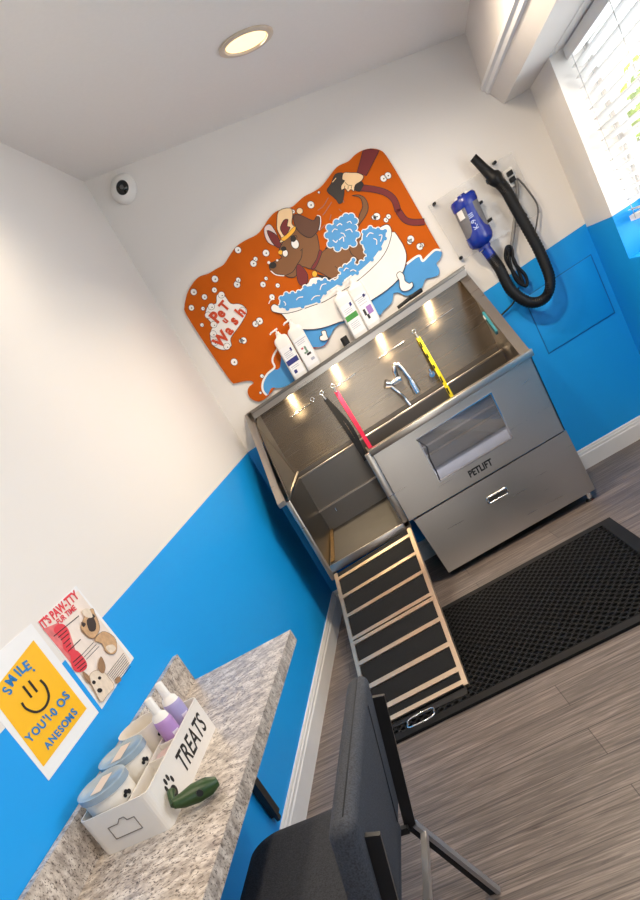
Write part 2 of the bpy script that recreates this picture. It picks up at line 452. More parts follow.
# recessed ceiling light
ca = math.atan(-CS)
Xc = Matrix.Rotation(ca, 4, 'Y')
def ceil_pt(x, y, d=0.0):
    n = V((CS, 0, -1)).normalized()
    return V((x, y, cz(x))) + n * d
t = thing('recessed_ceiling_light', 'round recessed ceiling light, lit warm, with a brushed trim ring', 'ceiling light', ceil_pt(.987, -.962))
Xl = Matrix.Translation(ceil_pt(.987, -.962)) @ Matrix.Rotation(-math.atan(CS) , 4, 'Y')
def lathe_x(prof, m, X): 
    b = MB(); b.lathe(prof, m, X=X, seg=40); return b
obj('trim_ring', lathe_x([(.118, -.001), (.118, -.007), (.108, -.011), (.094, -.010), (.088, -.001)], S('satin_trim', 205, 190, 172, .35), Xl), t)
obj('lamp_lens', lathe_x([(.088, -.003), (.06, -.0045), (.0005, -.005)], emit_mat('lamp_glow', (1.0, .76, .42), 1.35), Xl), t)

# ================================================================== DOG WASH TUB
TX0, TX1, TYF = .105, 1.552, -.604
tub = thing('dog_wash_tub', 'stainless steel walk-in dog wash tub with tall splash back against the back wall', 'bath tub', (.83, -.32, 0))
# back splash and shelf
obj('splash_back', MB().box((.150, -.036, .918), (1.546, -.028, 1.345), STEEL_SPLASH), tub)
obj('top_shelf', MB().box((.118, -.092, 1.384), (1.556, -.021, 1.390), STEEL).box((.150, -.092, 1.337), (1.545, -.086, 1.3895), STEEL).box((.150, -.095, 1.370), (1.548, -.0921, 1.3895), STEEL_SHADE, .001), tub)
# sides: sheet with sloping top edge and folded flange
def yzpoly(pts, x0, x1, m, mbx=None):
    return (mbx or MB()).prism([(x0, y, z) for y, z in pts], (x1 - x0, 0, 0), m)
mb = yzpoly([(-.022, 1.385), (-.604, .885), (-.604, .355), (-.022, .355)], TX0, TX0 + .006, STEEL)
def sloped():
    return [V((.104, -.022, 1.388)), V((.148, -.022, 1.388)), V((.104, -.612, .893)), V((.062, -.612, .886))]
sp_l = obj('side_panel', mb, tub)
obj('edge_flange', MB().prism(sloped(), (0, .004, -.012), STEEL).box((.064, -.616, .862), (TX0 + .002, -.604, .888), STEEL), sp_l)
obj('front_edge', MB().box((TX0, -.612, .345), (TX0 + .030, -.598, .872), STEEL, .002), sp_l)
obj('inner_lining', MB().prism([(TX0 + .03, -.598, .36), (.205, -.105, .36), (.205, -.105, .90), (TX0 + .03, -.598, .872)], (-.006, 0, 0), STEEL_SHADE)
    .prism([(TX0 + .034, -.598, .885), (.185, -.036, .92), (.185, -.036, 1.36), (TX0 + .036, -.100, 1.30)], (-.006, 0, 0), STEEL_SHADE), sp_l)
obj('side_ledge', MB().prism([(TX0 + .022, -.598, .880), (.205, -.04, .924), (.213, -.04, .920), (TX0 + .030, -.598, .876)], (0, 0, .006), STEEL), sp_l)
mb = yzpoly([(-.022, 1.385), (-.604, .875), (-.604, .42), (-.022, .42)], TX1 - .010, TX1 - .004, STEEL)
sp_r = obj('side_panel', mb, tub)
obj('edge_flange', MB().prism([V((TX1 - .048, -.022, 1.388)), V((TX1, -.022, 1.388)), V((TX1, -.615, .868)), V((TX1 - .048, -.615, .868))], (0, .004, -.012), STEEL), sp_r)
# basin
obj('basin_back', MB().box((.20, -.106, .38), (1.54, -.100, .893), STEEL_SHADE).box((.20, -.112, .885), (1.54, -.094, .896), STEEL, .002), tub)
obj('back_channel', MB().box((.20, -.100, .866), (1.546, -.026, .872), STEEL_SHADE).box((.15, -.0275, .866), (1.546, -.023, .93), STEEL_SHADE), tub)
obj('grate_ledge', MB().box((.20, -.135, .648), (1.54, -.106, .656), STEEL), tub)
obj('entry_floor', MB().prism([(.135, -.600, .418), (.640, -.600, .424), (.640, -.107, .510), (.150, -.107, .505)], (0, 0, -.012), S('entry_floor_grey', 50, 48, 48, .5, metal=.2, var=.08, scale=30))
    .box((.135, -.612, .380), (.640, -.600, .428), STEEL, .002), tub)
obj('floor_edge_strip', MB().prism([(.150, -.560, .428), (.175, -.560, .428), (.225, -.110, .511), (.205, -.110, .511)], (0, 0, .006), S('worn_brass', 112, 90, 60, .4, metal=.8, var=.3, scale=40)), tub)
obj('basin_floor', MB().box((.646, -.580, .500), (1.538, -.107, .508), S('basin_floor_bluelit', 112, 122, 152, .4, metal=.3)), tub)  # bluish light on the basin floor is put into its colour
obj('grate', MB().box((.66, -.20, .60), (1.53, -.13, .606), STEEL_SHADE), tub)
obj('drain_hook', MB().tube([(.30, -.108, .62), (.30, -.125, .62), (.30, -.125, .60)], .006, CHROME), tub)
# front panel with window
fx0, fx1, fz0, fz1 = .645, 1.548, .418, .842
gx0, gx1, gz0, gz1 = .885, 1.302, .527, .785
mb = MB()
for (x0, x1, z0, z1) in ((fx0, gx0, fz0, fz1), (gx1, fx1, fz0, fz1), (gx0, gx1, fz0, gz0), (gx0, gx1, gz1, fz1)):
    mb.box((x0, -.604, z0), (x1, -.588, z1), STEEL)
fp = obj('front_panel', mb, tub)
obj('window_pane', MB().box((gx0, -.598, gz0), (gx1, -.594, gz1), glass_mat('tub_window', (.88, .90, .95), .22, .05)), fp)
mb = MB()
for (x0, x1, z0, z1) in ((gx0 - .006, gx0, gz0 - .006, gz1 + .006), (gx1, gx1 + .006, gz0 - .006, gz1 + .006), (gx0, gx1, gz0 - .006, gz0), (gx0, gx1, gz1, gz1 + .006)):
    mb.box((x0, -.608, z0), (x1, -.600, z1), CHROME)
obj('window_trim', mb, fp)
SW = BACK(-.611)
obj('window_latch', MB().tube([SW.at(370 + x * .375, 260 + y * .375) for x, y in ((124, 480), (152, 498), (160, 530), (178, 566), (186, 586))], .0035, BLACK_METAL, seg=6), fp)
vs, fs = text_mesh('PETLIFT', .035)
w = max(v[0] for v in vs); k = .134 / w
obj('logo_lettering', MB().add([(1.030 + x * k, -.6046, .455 + y * k * 1.35) for x, y in vs], fs, BLACK_PLASTIC), fp)
obj('front_rail', MB().box((.632, -.626, .838), (1.560, -.560, .874), STEEL, .003), tub)
obj('divider_post', MB().box((.604, -.612, .398), (.6415, -.575, .862), STEEL, .003), tub)
obj('divider_panel', MB().box((.632, -.575, .42), (.640, -.11, .838), STEEL_SHADE), tub)
# lower cabinet with pull
dr = obj('lower_cabinet_door', MB().prism([(.668, -.604, .408), (1.552, -.604, .412), (1.562, -.604, .050), (.698, -.604, .038)], (0, .02, 0), STEEL), tub)
obj('recessed_handle', MB().tube([(x, -.607, z) for x, z in smooth_loop([(1.057, .276), (1.057, .306), (1.075, .308), (1.147, .308), (1.165, .306), (1.165, .276), (1.147, .274), (1.075, .274)], 3)], .006, CHROME, closed=True)
    .box((1.062, -.6048, .279), (1.160, -.6042, .303), S('handle_recess', 96, 92, 88, .4, metal=.8)), dr)
obj('cabinet_shell', MB().box((.70, -.584, .05), (.706, -.12, .405), STEEL_SHADE).box((1.540, -.584, .05), (1.546, -.12, .41), STEEL_SHADE).box((.706, -.584, .05), (1.54, -.12, .056), STEEL_SHADE), tub)
for (x, y) in ((1.525, -.575), (.80, -.46), (1.525, -.15), (.80, -.15)):
    lg = obj('leg', MB().tube([(x, y, .012), (x, y, .06)], .014, CHROME), tub)
    obj('foot_pad', MB().lathe([(.0005, 0), (.024, 0), (.024, .006), (.016, .014), (.0005, .014)], BLACK_PLASTIC, (x, y, 0)), lg)
# warm glowing pucks added under the shelf edge to streak the splash back
for x in (.395, .700, 1.005, 1.315):
    obj('added_streak_light', MB().tube([(x, -.060, 1.3835), (x, -.060, 1.376)], .014, emit_mat('added_streak_glow', (1.0, .80, .52), 6.0), seg=16), tub)
# tether bars
for (a, b) in ((.337, .479), (.637, .785), (.940, 1.103), (1.249, 1.416)):
    obj('tether_bar', MB().tube([(a, -.036, 1.226), (a, -.046, 1.226), (b, -.046, 1.229), (b, -.036, 1.229)], .0045, CHROME), tub)
for x in (.500, .565, .640, 1.178):
    obj('eye_bolt', MB().tube([(x + .011 * math.cos(a), -.042, 1.243 + .011 * math.sin(a)) for a in [k * math.pi / 6 for k in range(12)]], .0025, CHROME, closed=True, seg=6), tub)
# faucet
fc = obj('faucet', MB().tube([(.985, -.052, 1.062), (.940, -.060, 1.062)], .017, CHROME).tube(smooth_loop([(.985, -.05, 1.06), (.985, -.06, 1.11), (1.0, -.062, 1.143), (1.022, -.064, 1.130), (1.036, -.066, 1.06), (1.042, -.066, 1.01)], 4, False), .0125, CHROME)
    .tube([(1.040, -.066, 1.02), (1.044, -.066, .94)], [.018, .021], CHROME).box((.955, -.070, 1.045), (1.0, -.037, 1.08), CHROME, .006), tub)
obj('faucet_knob', MB().tube([(.935, -.06, 1.062), (.905, -.066, 1.085)], [.020, .027], CHROME, seg=10), fc)
obj('spray_hose', MB().tube(smooth_loop([(.930, -.06, 1.05), (.950, -.065, 1.0), (.965, -.06, .95), (.975, -.065, .90)], 4, False), .0105, CHROME), fc)
obj('water_valve', MB().tube([(1.158, -.037, .985), (1.158, -.075, .985)], .017, CHROME).tube([(1.158, -.07, .985), (1.158, -.07, 1.02)], .008, CHROME), tub)

# leashes clipped to the splash back
def leash(label, x, x2, z2, m, mclip, w=.017, double=False):
    t = thing('grooming_leash', label, 'leash', (x, -.05, z2), 'grooming leashes on the splash back')
    for k in ((0, 1) if double else (0,)):
        dx = .028 * k
        p0 = V((x + .003, -.060 - .004 * k, 1.205)); p1 = V((x2 - .35 * (x2 - x) + dx, -.112, (1.2 + z2) / 2)); p2 = V((x2, -.140, z2))
        pts = smooth_loop([p0, p1, p2], 6, False)
        mb = MB()
        for a, b in zip(pts[:-1], pts[1:]): box_dir(mb, a, V(b) + (V(b) - V(a)) * .05, w, .004, m, (0, -1, 0))
        obj('strap', mb, t)
    obj('metal_clip', MB().tube([(x, -.062, 1.227), (x, -.062, 1.215), (x + .004, -.062, 1.200)], [.004, .006, .007], mclip, seg=8), t)
    return t
leash('black leash hanging from the splash back, left of the pink one', .565, .602, .775, BLACK_PLASTIC, CHROME, .022, True)
leash('bright pink red leash hanging from the splash back', .640, .660, .80, S('pink_red', 236, 28, 76, .6), CHROME, .024)
yl = leash('yellow and black leash hanging right of the faucet', 1.178, 1.192, .80, S('leash_yellow', 240, 222, 20, .6), CHROME, .020)
for i in range(5):
    z = 1.16 - i * .075; f = (1.2 - z) / .4
    obj('printed_mark', MB().box((1.171 + f * .012, -.068 - f * .085 - .004, z - .018), (1.179 + f * .012, -.068 - f * .085, z + .02), BLACK_PLASTIC), yl)
tl = MB(); box_dir(tl, (1.486, -.335, 1.130), (1.488, -.425, 1.015), .030, .012, S('teal_plastic', 10, 112, 122, .4), (1, 0, 0))
t = thing('slicker_comb', 'teal plastic comb hanging on the right inner side of the tub', 'comb', (1.53, -.38, 1.02))
obj('handle', tl, t)
mb = MB(); box_dir(mb, (1.479, -.343, 1.120), (1.479, -.360, 1.098), .012, .004, WHITE_PLASTIC, (1, 0, 0)); obj('white_mark', mb, t)

# ================================================================== RAMP
A_, B_, C_ = V((.148, -.650, .368)), V((.624, -.650, .396)), V((.540, -2.005, .030))
rn = (B_ - A_).cross(C_ - A_).normalized()
if rn.z < 0: rn = -rn
RAMP = Surf(tuple(rn), rn.dot(A_))
K = lambda x, y: (310 + x * .296875, 500 + y * .296875)
rp = thing('folding_ramp', 'black grip dog ramp with metal slats leading up into the tub', 'ramp', (.36, -1.35, .0))
tlp, trp, brp, blp = RAMP.at(*K(80.5, 237)), RAMP.at(*K(337, 95)), RAMP.at(*K(532, 622)), RAMP.at(372.5, 733)
lerp = lambda a, b, f: a + (b - a) * f
tlp = lerp(tlp, blp, max(0, (tlp.y + .632) / (tlp.y - blp.y))); trp = lerp(trp, brp, max(0, (trp.y + .632) / (trp.y - brp.y)))
def ramp_pt(u, v, up=0.0): return lerp(lerp(tlp, trp, u), lerp(blp, brp, u), v) + rn * up
def slab(mb, u0, u1, v0, v1, up0, up1, m):
    return mb.prism([ramp_pt(u0, v0, up0), ramp_pt(u1, v0, up0), ramp_pt(u1, v1, up0), ramp_pt(u0, v1, up0)], rn * (up1 - up0), m)
def vof(p):
    q = RAMP.at(*K(*p)); best = min(range(401), key=lambda i: (lerp(trp, brp, i / 400) - q).length); return best / 400
hv = vof((412, 325))
obj('upper_deck', slab(MB(), .03, .97, .0, hv, -.022, 0, GRIP), rp)
obj('lower_deck', slab(MB(), .03, .97, hv + .0008, .995, -.022, 0, GRIP), rp)
for (u0, u1) in ((-.008, .035), (.962, 1.008)):
    obj('side_rail', slab(slab(MB(), u0, u1, 0, hv, -.028, .006, ALU), u0, u1, hv + .001, 1.0, -.028, .006, ALU), rp)
for (p, h) in (((340, 118), .011), ((357, 182), .011), ((380, 244), .011), ((412.5, 317), .0105), ((417.5, 333), .0105), ((440, 402), .0115), ((470, 487), .012), ((500, 572), .012), ((519, 614), .010)):
    v = vof(p)
    obj('slat', slab(MB(), .03, .97, v - h, v + h, 0, .007, ALU), rp)
mb = MB()
hp = [V((p.x, p.y, .032)) for p in [Surf((0, 0, 1), .032).at(*q) for q in ((408, 724), (410.5, 727.5), (432, 716.5), (434, 711.5), (431, 708), (410, 719))]]
mb.tube(smooth_loop([tuple(p) for p in hp], 3), .0042, CHROME, closed=True, seg=8)
obj('carry_handle', mb, rp)
mb = MB()
e0, e1 = ramp_pt(0.02, 1.0, -.004), ramp_pt(.98, 1.0, -.004)
mb.prism([e0, e1, V((e1.x - .01, e1.y - .05, .0165)), V((e0.x, e0.y - .05, .0165))], (0, 0, -.004), BLACK_PLASTIC)
obj('end_flap', mb, rp)

# ================================================================== RUBBER MAT
mx0, mx1, my0, my1 = .125, 1.475, -2.145, -1.0
sk_m = lambda y: (y + 1.0) * .055
mt = thing('rubber_floor_mat', 'black rubber mat with a grid of round holes in front of the tub', 'mat', ((mx0 + mx1) / 2, (my0 + my1) / 2, 0))
M4 = lambda x, y, z: V((x + sk_m(y), y - (x - mx1) * -.0, z))
bw_ = .055
mb = MB()
def frame_bar(x0, x1, y0, y1): mb.prism([M4(x0, y0, .001), M4(x1, y0, .001), M4(x1, y1, .001), M4(x0, y1, .001)], (0, 0, .013), RUBBER)
frame_bar(mx0, mx1, my0, my0 + bw_); frame_bar(mx0, mx1, my1 - bw_, my1); frame_bar(mx0, mx0 + bw_, my0 + bw_, my1 - bw_); frame_bar(mx1 - bw_, mx1, my0 + bw_, my1 - bw_)
obj('border', mb, mt)
mb = MB(); mb.prism([M4(mx0 + .01, my0 + .01, .001), M4(mx1 - .01, my0 + .01, .001), M4(mx1 - .01, my1 - .01, .001), M4(mx0 + .01, my1 - .01, .001)], (0, 0, .002), RUBBER)
obj('backing', mb, mt)
mb = MB()
p = .034; ry_ = p * math.sqrt(3) / 2; j = 0; y = my0 + bw_ + p / 2
vsA = []; fsA = []
while y < my1 - bw_ - p / 4:
    x = mx0 + bw_ + p / 2 + (p / 2 if j % 2 else 0)
    while x < mx1 - bw_ - p / 4:
        k = len(vsA); n = 12
        for (r, z) in ((.0195, .0105), (.0150, .0150), (.0122, .0150), (.0112, .003)):
            for a in range(n):
                an = 2 * math.pi * a / n
                vsA.append(M4(x + r * math.cos(an), y + r * math.sin(an), z))
        for q in range(3):
            for a in range(n): fsA.append([k + q * n + a, k + q * n + (a + 1) % n, k + (q + 1) * n + (a + 1) % n, k + (q + 1) * n + a])
        x += p
    y += ry_; j += 1
mb.add(vsA, fsA, RUBBER)
obj('holed_surface', mb, mt)

# ================================================================== MURAL BOARD
ORANGE = S('mural_orange', 192, 88, 0, .7, Specular_IOR_Level=.2, var=.04); INK = S('ink', 26, 18, 16, .6); MWHITE = S('mural_white', 238, 234, 230, .5)
MBLUE = S('mural_blue', 72, 150, 210, .5); BROWN = S('dog_brown', 122, 78, 40, .6); EAR = S('ear_brown', 92, 54, 34, .6)
MAROON = S('maroon', 112, 24, 26, .6); SKIN = S('cartoon_skin', 238, 204, 158, .6); YEL = S('tag_yellow', 240, 176, 40, .5); MRED = S('letter_red', 200, 66, 22, .55)
PALE = S('pale_pink', 226, 206, 202, .6)
YB0, YB1 = -.002, -.012
SB = BACK(YB1)
R = lambda ox, oy, k: (lambda *pts: [(ox + x * k, oy + y * k) for x, y in pts])
r1, r2, r3, r4 = R(180, 180, .15625), R(180, 280, .15625), R(255, 190, .140625), R(310, 140, .140625)
r5, r6, r7, r8 = R(365, 150, 1 / 6), R(265, 230, .125), R(325, 190, .15625), R(320, 240, .203125)
c6 = R(255, 270, .21875)
topedge = r1((35, 768), (50, 715), (90, 650), (130, 615), (180, 600), (230, 570), (280, 540), (320, 480), (360, 425), (420, 385), (490, 350), (530, 305), (570, 245), (610, 205)) \
    + [(283, 209), (291.6, 207), (297, 202.7), (304, 196.5)] + r4((30, 365), (90, 320), (170, 215), (210, 180), (275, 150), (320, 105), (370, 75), (430, 60), (490, 68), (530, 95), (580, 170), (640, 270)) + [(420, 213), (431, 233)]
lobes = [(440.8, 250)] + r5((462, 620), (450, 655), (428, 682), (445, 715), (440, 750), (400, 766), (362, 776), (345, 820), (310, 850), (250, 875), (200, 855), (172, 862)) \
    + r8((362, 262), (352, 310), (312, 348), (298, 370)) + [(370, 320), (352, 322)] + c6((400, 240), (352, 265), (345, 300), (320, 345), (275, 358)) + [(308, 352), (296, 374), (286, 384)] \
    + [(277.5, 385), (271, 393)] + r2((545, 760), (500, 778), (450, 755), (432, 715), (445, 680), (470, 660), (450, 645), (400, 650), (355, 660), (320, 640))
board = smooth_loop(topedge + lobes + [(284, 314.4)][:0] + r2((170, 423), (40, 220), (30, 170)), 3)
mu = thing('mural_sign', 'large orange cut-out wall sign of a brown dog in a bathtub', 'sign', tuple(BACK(YB0).at(310, 290)))
bp3 = [SB.at(*p) for p in board]
bm_ = MB().prism([V((p.x, YB1, p.z)) for p in bp3], (0, YB0 - YB1, 0), S('board_edge', 96, 44, 12, .6))
obj('board', bm_, mu)
art = Art(SB, .0004); art.shape(board, ORANGE, sm=False); obj('orange_ground', art.mb, mu)
art = Art(SB, .0005)
def splash(pts):
    art.shape(pts, MBLUE)
# blue puddle right and below the tub, and the left one
splash(r5((250, 690), (300, 650), (330, 640), (345, 672), (380, 640), (420, 605), (454, 603)) + [(441.5, 252)] + lobes[1:17] + [(376, 316), (340, 324)] + c6((345, 300), (320, 342), (277, 354)) + [(306, 345), (301, 328), (330, 322), (372, 300), (396, 282), (404, 270)])
art.stroke(r5((250, 684), (300, 645), (330, 635), (346, 666), (380, 634), (420, 600), (455, 602)), 2.2, MWHITE)
splash(r2((640, 560), (585, 575), (545, 620), (528, 660), (530, 710), (560, 738), (572, 715), (590, 690), (640, 690)) + [(292, 383), (300, 370), (290, 352), (282, 345)])
art.stroke([(281, 343)] + r2((600, 480), (592, 520), (605, 560), (560, 600), (530, 655), (530, 705), (555, 738)), 2.0, MWHITE)
obj('painted_splash', art.mb, mu)
# bubbles
bubbles = [(215, 279, 3.3), (238, 250, 3.2), (266, 253, 3.3), (253.4, 263.5, 3.2), (255.5, 259, 2.2), (237, 284.5, 3.2), (238.3, 280, 2.4), (263, 284.5, 2.8), (266, 278.5, 1.8), (193.7, 292, 3.2), (204.5, 297, 2.8), (214.4, 290, 2.6), (272, 297, 2.8), (277.7, 285.5, 2.2),
           (191.4, 307.8, 2.8), (203, 308.6, 1.9), (202, 325, 1.9), (255.5, 324, 3), (259.5, 321, 3.4), (243.6, 340.5, 3.1), (241, 341, 2), (234.2, 362, 3.4), (262, 376, 1.9), (260.5, 392.8, 1.3), (310.8, 204.8, 3.5), (293, 211.5, 2), (318.9, 192.3, 1.2),
           (383.5, 178.5, 3.2), (388, 175.5, 3.2), (376.8, 216.4, 3.4), (373.8, 217.5, 2.2), (386, 220, 2.4), (388.5, 216.5, 2.4), (410.8, 239, 3.4), (409.5, 242, 2.4), (419.7, 246.7, 3.2), (422.2, 245, 2)]
for (x, y, r) in bubbles:
    art = Art(SB, .0020)
    art.disc((x, y), r, MWHITE, INK, r * 1.1, .45, rot=-.6)
    art.disc((x + .3, y + .2), r * .22, INK)
    obj('painted_bubble', art.mb, mu)
art = Art(SB, .0020); art.disc((299.7, 211), 3.2, SKIN, INK); obj('painted_bubble', art.mb, mu)
# lettering patch
art = Art(SB, .0022)
art.shape(r2((265, 78), (290, 105), (325, 150), (375, 152), (412, 170), (428, 210), (382, 292), (325, 372), (330, 420), (297, 447), (250, 442), (203, 408), (192, 340), (208, 290), (163, 225), (183, 160), (230, 150), (234, 100)), MWHITE, INK, .5)
for q in r2((265, 95), (200, 170), (180, 225), (216, 285), (212, 345), (222, 400), (300, 425), (400, 195)): art.disc(q, 3.3, MWHITE, INK, None, .35); art.disc((q[0] + .8, q[1] + .8), .6, INK)
def letters(seq):
    for ch, o, ang, h in seq:
        ex = (math.cos(ang) * h, -math.sin(ang) * h); ey = (-math.sin(ang) * h * 1.15, -math.cos(ang) * h * 1.15)
        art.text(ch, r2(o)[0], ex, ey, MRED, .045)
letters([('P', (238, 280), .87, 14.5), ('e', (268, 246), .87, 12.5), ('T', (290, 203), .87, 12), ('u', (293, 281), .87, 8.5), ('W', (258, 436), .87, 14), ('a', (321, 355), .87, 13), ('s', (356, 290), .87, 13), ('h', (396, 240), .87, 13)])
obj('lettering', art.mb, mu)
# dog
art = Art(SB, .0030)
art.shape(r4((320, 625), (340, 575), (352, 530), (374, 475), (365, 425), (340, 402), (298, 396), (345, 390), (385, 408), (410, 450), (412, 500), (385, 555), (352, 600), (335, 640)), BROWN, INK, .7)
body = [(325, 249), (336, 240), (350, 232), (357, 230)] + r7((235, 300), (258, 350), (264, 420), (235, 475), (200, 500), (100, 565), (40, 588)) + r6((540, 405), (470, 355), (395, 310), (430, 240), (460, 175), (520, 130))
art.shape(body, BROWN, INK, .7)
art.stroke(r7((155, 375), (170, 410), (205, 440), (225, 480)), .7, INK); art.stroke(r6((560, 290), (590, 320), (605, 345)), .6, INK)
art.shape(r3((70, 262), (108, 245), (150, 305), (185, 400), (150, 400), (92, 372), (66, 310)), PALE, INK, .5)
art.shape(r3((85, 288), (140, 310), (168, 345), (188, 398), (165, 412), (118, 368)), MAROON, INK, .6)
head = r3((103, 530), (110, 570), (150, 598), (210, 606), (240, 622), (280, 620), (302, 595), (340, 545), (400, 562), (440, 500), (458, 430), (448, 350), (430, 308), (350, 300), (292, 268), (250, 298), (210, 350), (178, 410), (168, 450), (190, 482), (130, 512))
art.shape(head, BROWN, INK, .7)
art.stroke(r3((112, 575), (150, 603), (208, 610)), 1.0, MWHITE)
art.stroke(r3((335, 425), (330, 480), (300, 530), (270, 580), (222, 606)), .7, INK)
art.stroke(r3((322, 432), (342, 416)), .6, INK)
art.shape(r3((294, 545), (316, 528), (356, 570), (376, 610), (371, 660), (345, 682), (314, 666), (298, 620)), MAROON, INK, .6)
art.shape(r3((398, 556), (425, 560), (456, 500), (476, 440), (456, 430), (438, 490)), MAROON, INK, .6)
art.disc(r3((424, 597))[0], 2.7, YEL, INK, 3.2)
art.shape(r3((440, 600), (490, 610), (540, 625), (560, 650), (520, 645), (480, 632)), INK); art.disc(r3((500, 632))[0], 1.6, YEL)
# ears, hand, eyes
art.shape(r3((275, 178), (320, 178), (380, 205), (418, 217), (435, 190), (456, 185), (462, 230), (445, 292), (400, 337), (350, 326), (300, 282), (278, 230)), EAR, INK, .7)
art.stroke(r3((440, 180), (464, 190), (466, 240), (456, 285)), .9, MWHITE)
art.shape(r3((168, 150), (250, 128), (268, 170), (262, 240), (292, 268), (278, 300), (210, 362), (175, 372), (186, 340), (160, 290), (155, 240)), SKIN, INK, .6)
art.shape(r3((180, 265), (205, 215), (235, 210), (228, 255), (250, 268), (215, 325), (190, 300)), MAROON, INK, .6)
art.shape(r3((210, 362), (278, 300), (290, 268), (276, 262), (220, 320), (185, 345)), YEL, INK, .4)
art.disc(r3((285, 383))[0], 3.9, MWHITE, INK, 5.0, .6, rot=-.3); art.disc(r3((272, 347))[0], 2.9, INK, None, 3.2)
art.disc(r3((181, 444))[0], 2.2, YEL); art.disc(r3((215, 450))[0], 2.8, MWHITE, INK, 3.6, .6); art.disc(r3((204, 417))[0], 2.7, INK, None, 2.3)
art.stroke(r3((250, 330), (290, 322), (300, 345)), .6, INK)
art.disc(r3((126, 535))[0], 3.7, INK, None, 3.3); art.disc(r3((98, 516))[0], 1.5, MWHITE); art.disc(r3((158, 500))[0], 1.1, MWHITE)
obj('painted_dog', art.mb, mu)
# foam and bathtub
art = Art(SB, .0055)
foam_l = r6((125, 610), (130, 545), (170, 513), (220, 508), (270, 498), (320, 458), (390, 443), (430, 412), (480, 400), (540, 412), (600, 372), (612, 320), (640, 292)) + r7((100, 510), (130, 487), (182, 447), (192, 488), (232, 463), (265, 440), (262, 395), (240, 335), (250, 268), (290, 243), (340, 253), (385, 262), (384, 310), (352, 375), (300, 445), (205, 530), (100, 600), (0, 658)) + r6((430, 570), (300, 612), (180, 630))
white_f = r6((440, 450), (300, 510), (265, 500), (300, 455), (345, 425), (370, 385), (450, 380), (480, 410))
art.shape(white_f, MWHITE, INK, .4)
art.shape(r7((262, 405), (238, 370), (236, 330), (252, 300), (285, 320), (290, 390)), MWHITE, INK, .4)
def scallop(loop, r):
    for p in loop: art.disc(p, r, MWHITE)
    art.stroke(loop, 2.2, MWHITE, closed=True, n=3)
    art.shape(loop, MBLUE)
    for p in loop: art.disc(p, r - 1.0, MBLUE)
scallop(foam_l, 3.0)
for q in (((30, 590), (45, 560), (75, 555)), ((150, 570), (165, 590), (160, 605)), ((370, 560), (400, 530), (440, 525)), ((440, 480), (455, 440), (490, 430)), ((250, 560), (270, 540), (305, 535)), ((520, 400), (550, 385), (590, 370))):
    art.stroke(r6(*q), .9, MWHITE)
for q in (((310, 310), (330, 320), (330, 350)), ((345, 290), (365, 290), (355, 330)), ((265, 300), (285, 275), (310, 280)), ((160, 520), (180, 510), (200, 520)), ((120, 520), (135, 500), (150, 505))):
    art.stroke(r7(*q), .9, MWHITE)
obj('painted_foam', art.mb, mu)
art = Art(SB, .0070)
suds = r7((18, 290), (28, 240), (75, 208), (110, 190), (135, 170), (168, 170), (190, 198), (186, 240), (202, 285), (182, 342), (130, 357), (80, 372), (35, 347))
scallop(suds, 4.2)
for q in (((90, 320), (115, 300), (120, 330)), ((130, 260), (160, 250), (175, 270)), ((45, 270), (60, 250), (80, 255)), ((75, 230), (95, 215), (110, 225)), ((50, 320), (70, 335), (80, 320)), ((140, 210), (160, 200), (170, 215)), ((100, 275), (120, 280), (130, 300))):
    art.stroke(r7(*q), .9, MWHITE)
obj('painted_suds', art.mb, mu)
art = Art(SB, .0082)
tub_body = r7((420, 270), (480, 318), (516, 390), (520, 450), (500, 522), (455, 588), (380, 652), (290, 712)) + [(345, 320)] + c6((390, 237), (300, 267), (215, 272), (170, 257), (128, 208), (95, 180)) + [(280, 310), (330, 296), (372, 262)]
art.shape(tub_body, MWHITE, INK, .7)
rim = [(277, 312.8), (272, 311), (271, 307), (274, 304), (279, 306), (287, 308), (302, 306), (320, 301)] + r7((0, 652), (100, 598), (205, 530), (300, 445), (352, 378), (385, 310), (386, 266), (345, 248), (380, 224), (408, 224), (426, 258), (420, 312), (390, 392), (330, 472), (200, 588), (100, 652), (0, 712)) + [(315, 304.8), (297, 311), (285, 313.6)]
art.shape(rim, MWHITE, INK, .7)
for foot in (r5((190, 755), (195, 738), (212, 730), (234, 750), (240, 783), (266, 800), (282, 793), (288, 818), (262, 842), (225, 846), (208, 822), (205, 785)), c6((303, 281), (322, 277), (329, 298), (335, 315), (318, 324), (298, 320), (297, 303), (308, 298))):
    art.shape(foot, MWHITE, INK, .7)
obj('painted_bathtub', art.mb, mu)
art = Art(SB, .0030)
hose = r4((358, 340), (450, 350), (540, 376), (598, 425), (625, 500)) + r5((203, 370), (240, 418), (290, 434), (358, 430))
art.stroke(hose, 6.8, INK); art.stroke(hose, 5.6, MAROON)
obj('painted_hose', art.mb, mu); art = Art(SB, .0036)
art.shape([(363, 150.3), (371, 148.9), (379.4, 150.3)] + r4((400, 255), (335, 230)), MAROON, INK, .6, sm=False)
obj('painted_sleeve', art.mb, mu); art = Art(SB, .0040)
art.shape(r4((180, 243), (240, 238), (245, 310), (242, 380), (230, 440), (205, 452), (190, 430), (165, 405), (120, 362), (150, 310)), S('sprayer_black', 40, 30, 24, .5), INK, .5)
art.shape(r4((290, 330), (350, 290), (382, 312), (370, 342), (350, 368), (300, 350)), INK)
art.stroke(r4((160, 300), (185, 270)), .8, SKIN)
art.shape(r4((240, 233), (290, 232), (340, 234), (380, 256), (366, 290), (322, 320), (312, 365), (292, 350), (270, 368), (250, 345), (224, 355), (222, 325), (246, 290), (228, 278)), SKIN, INK, .6)
for q in (((250, 300), (270, 320), (300, 322)), ((245, 345), (248, 325)), ((270, 350), (272, 328)), ((294, 345), (296, 328))): art.stroke(r4(*q), .5, INK)
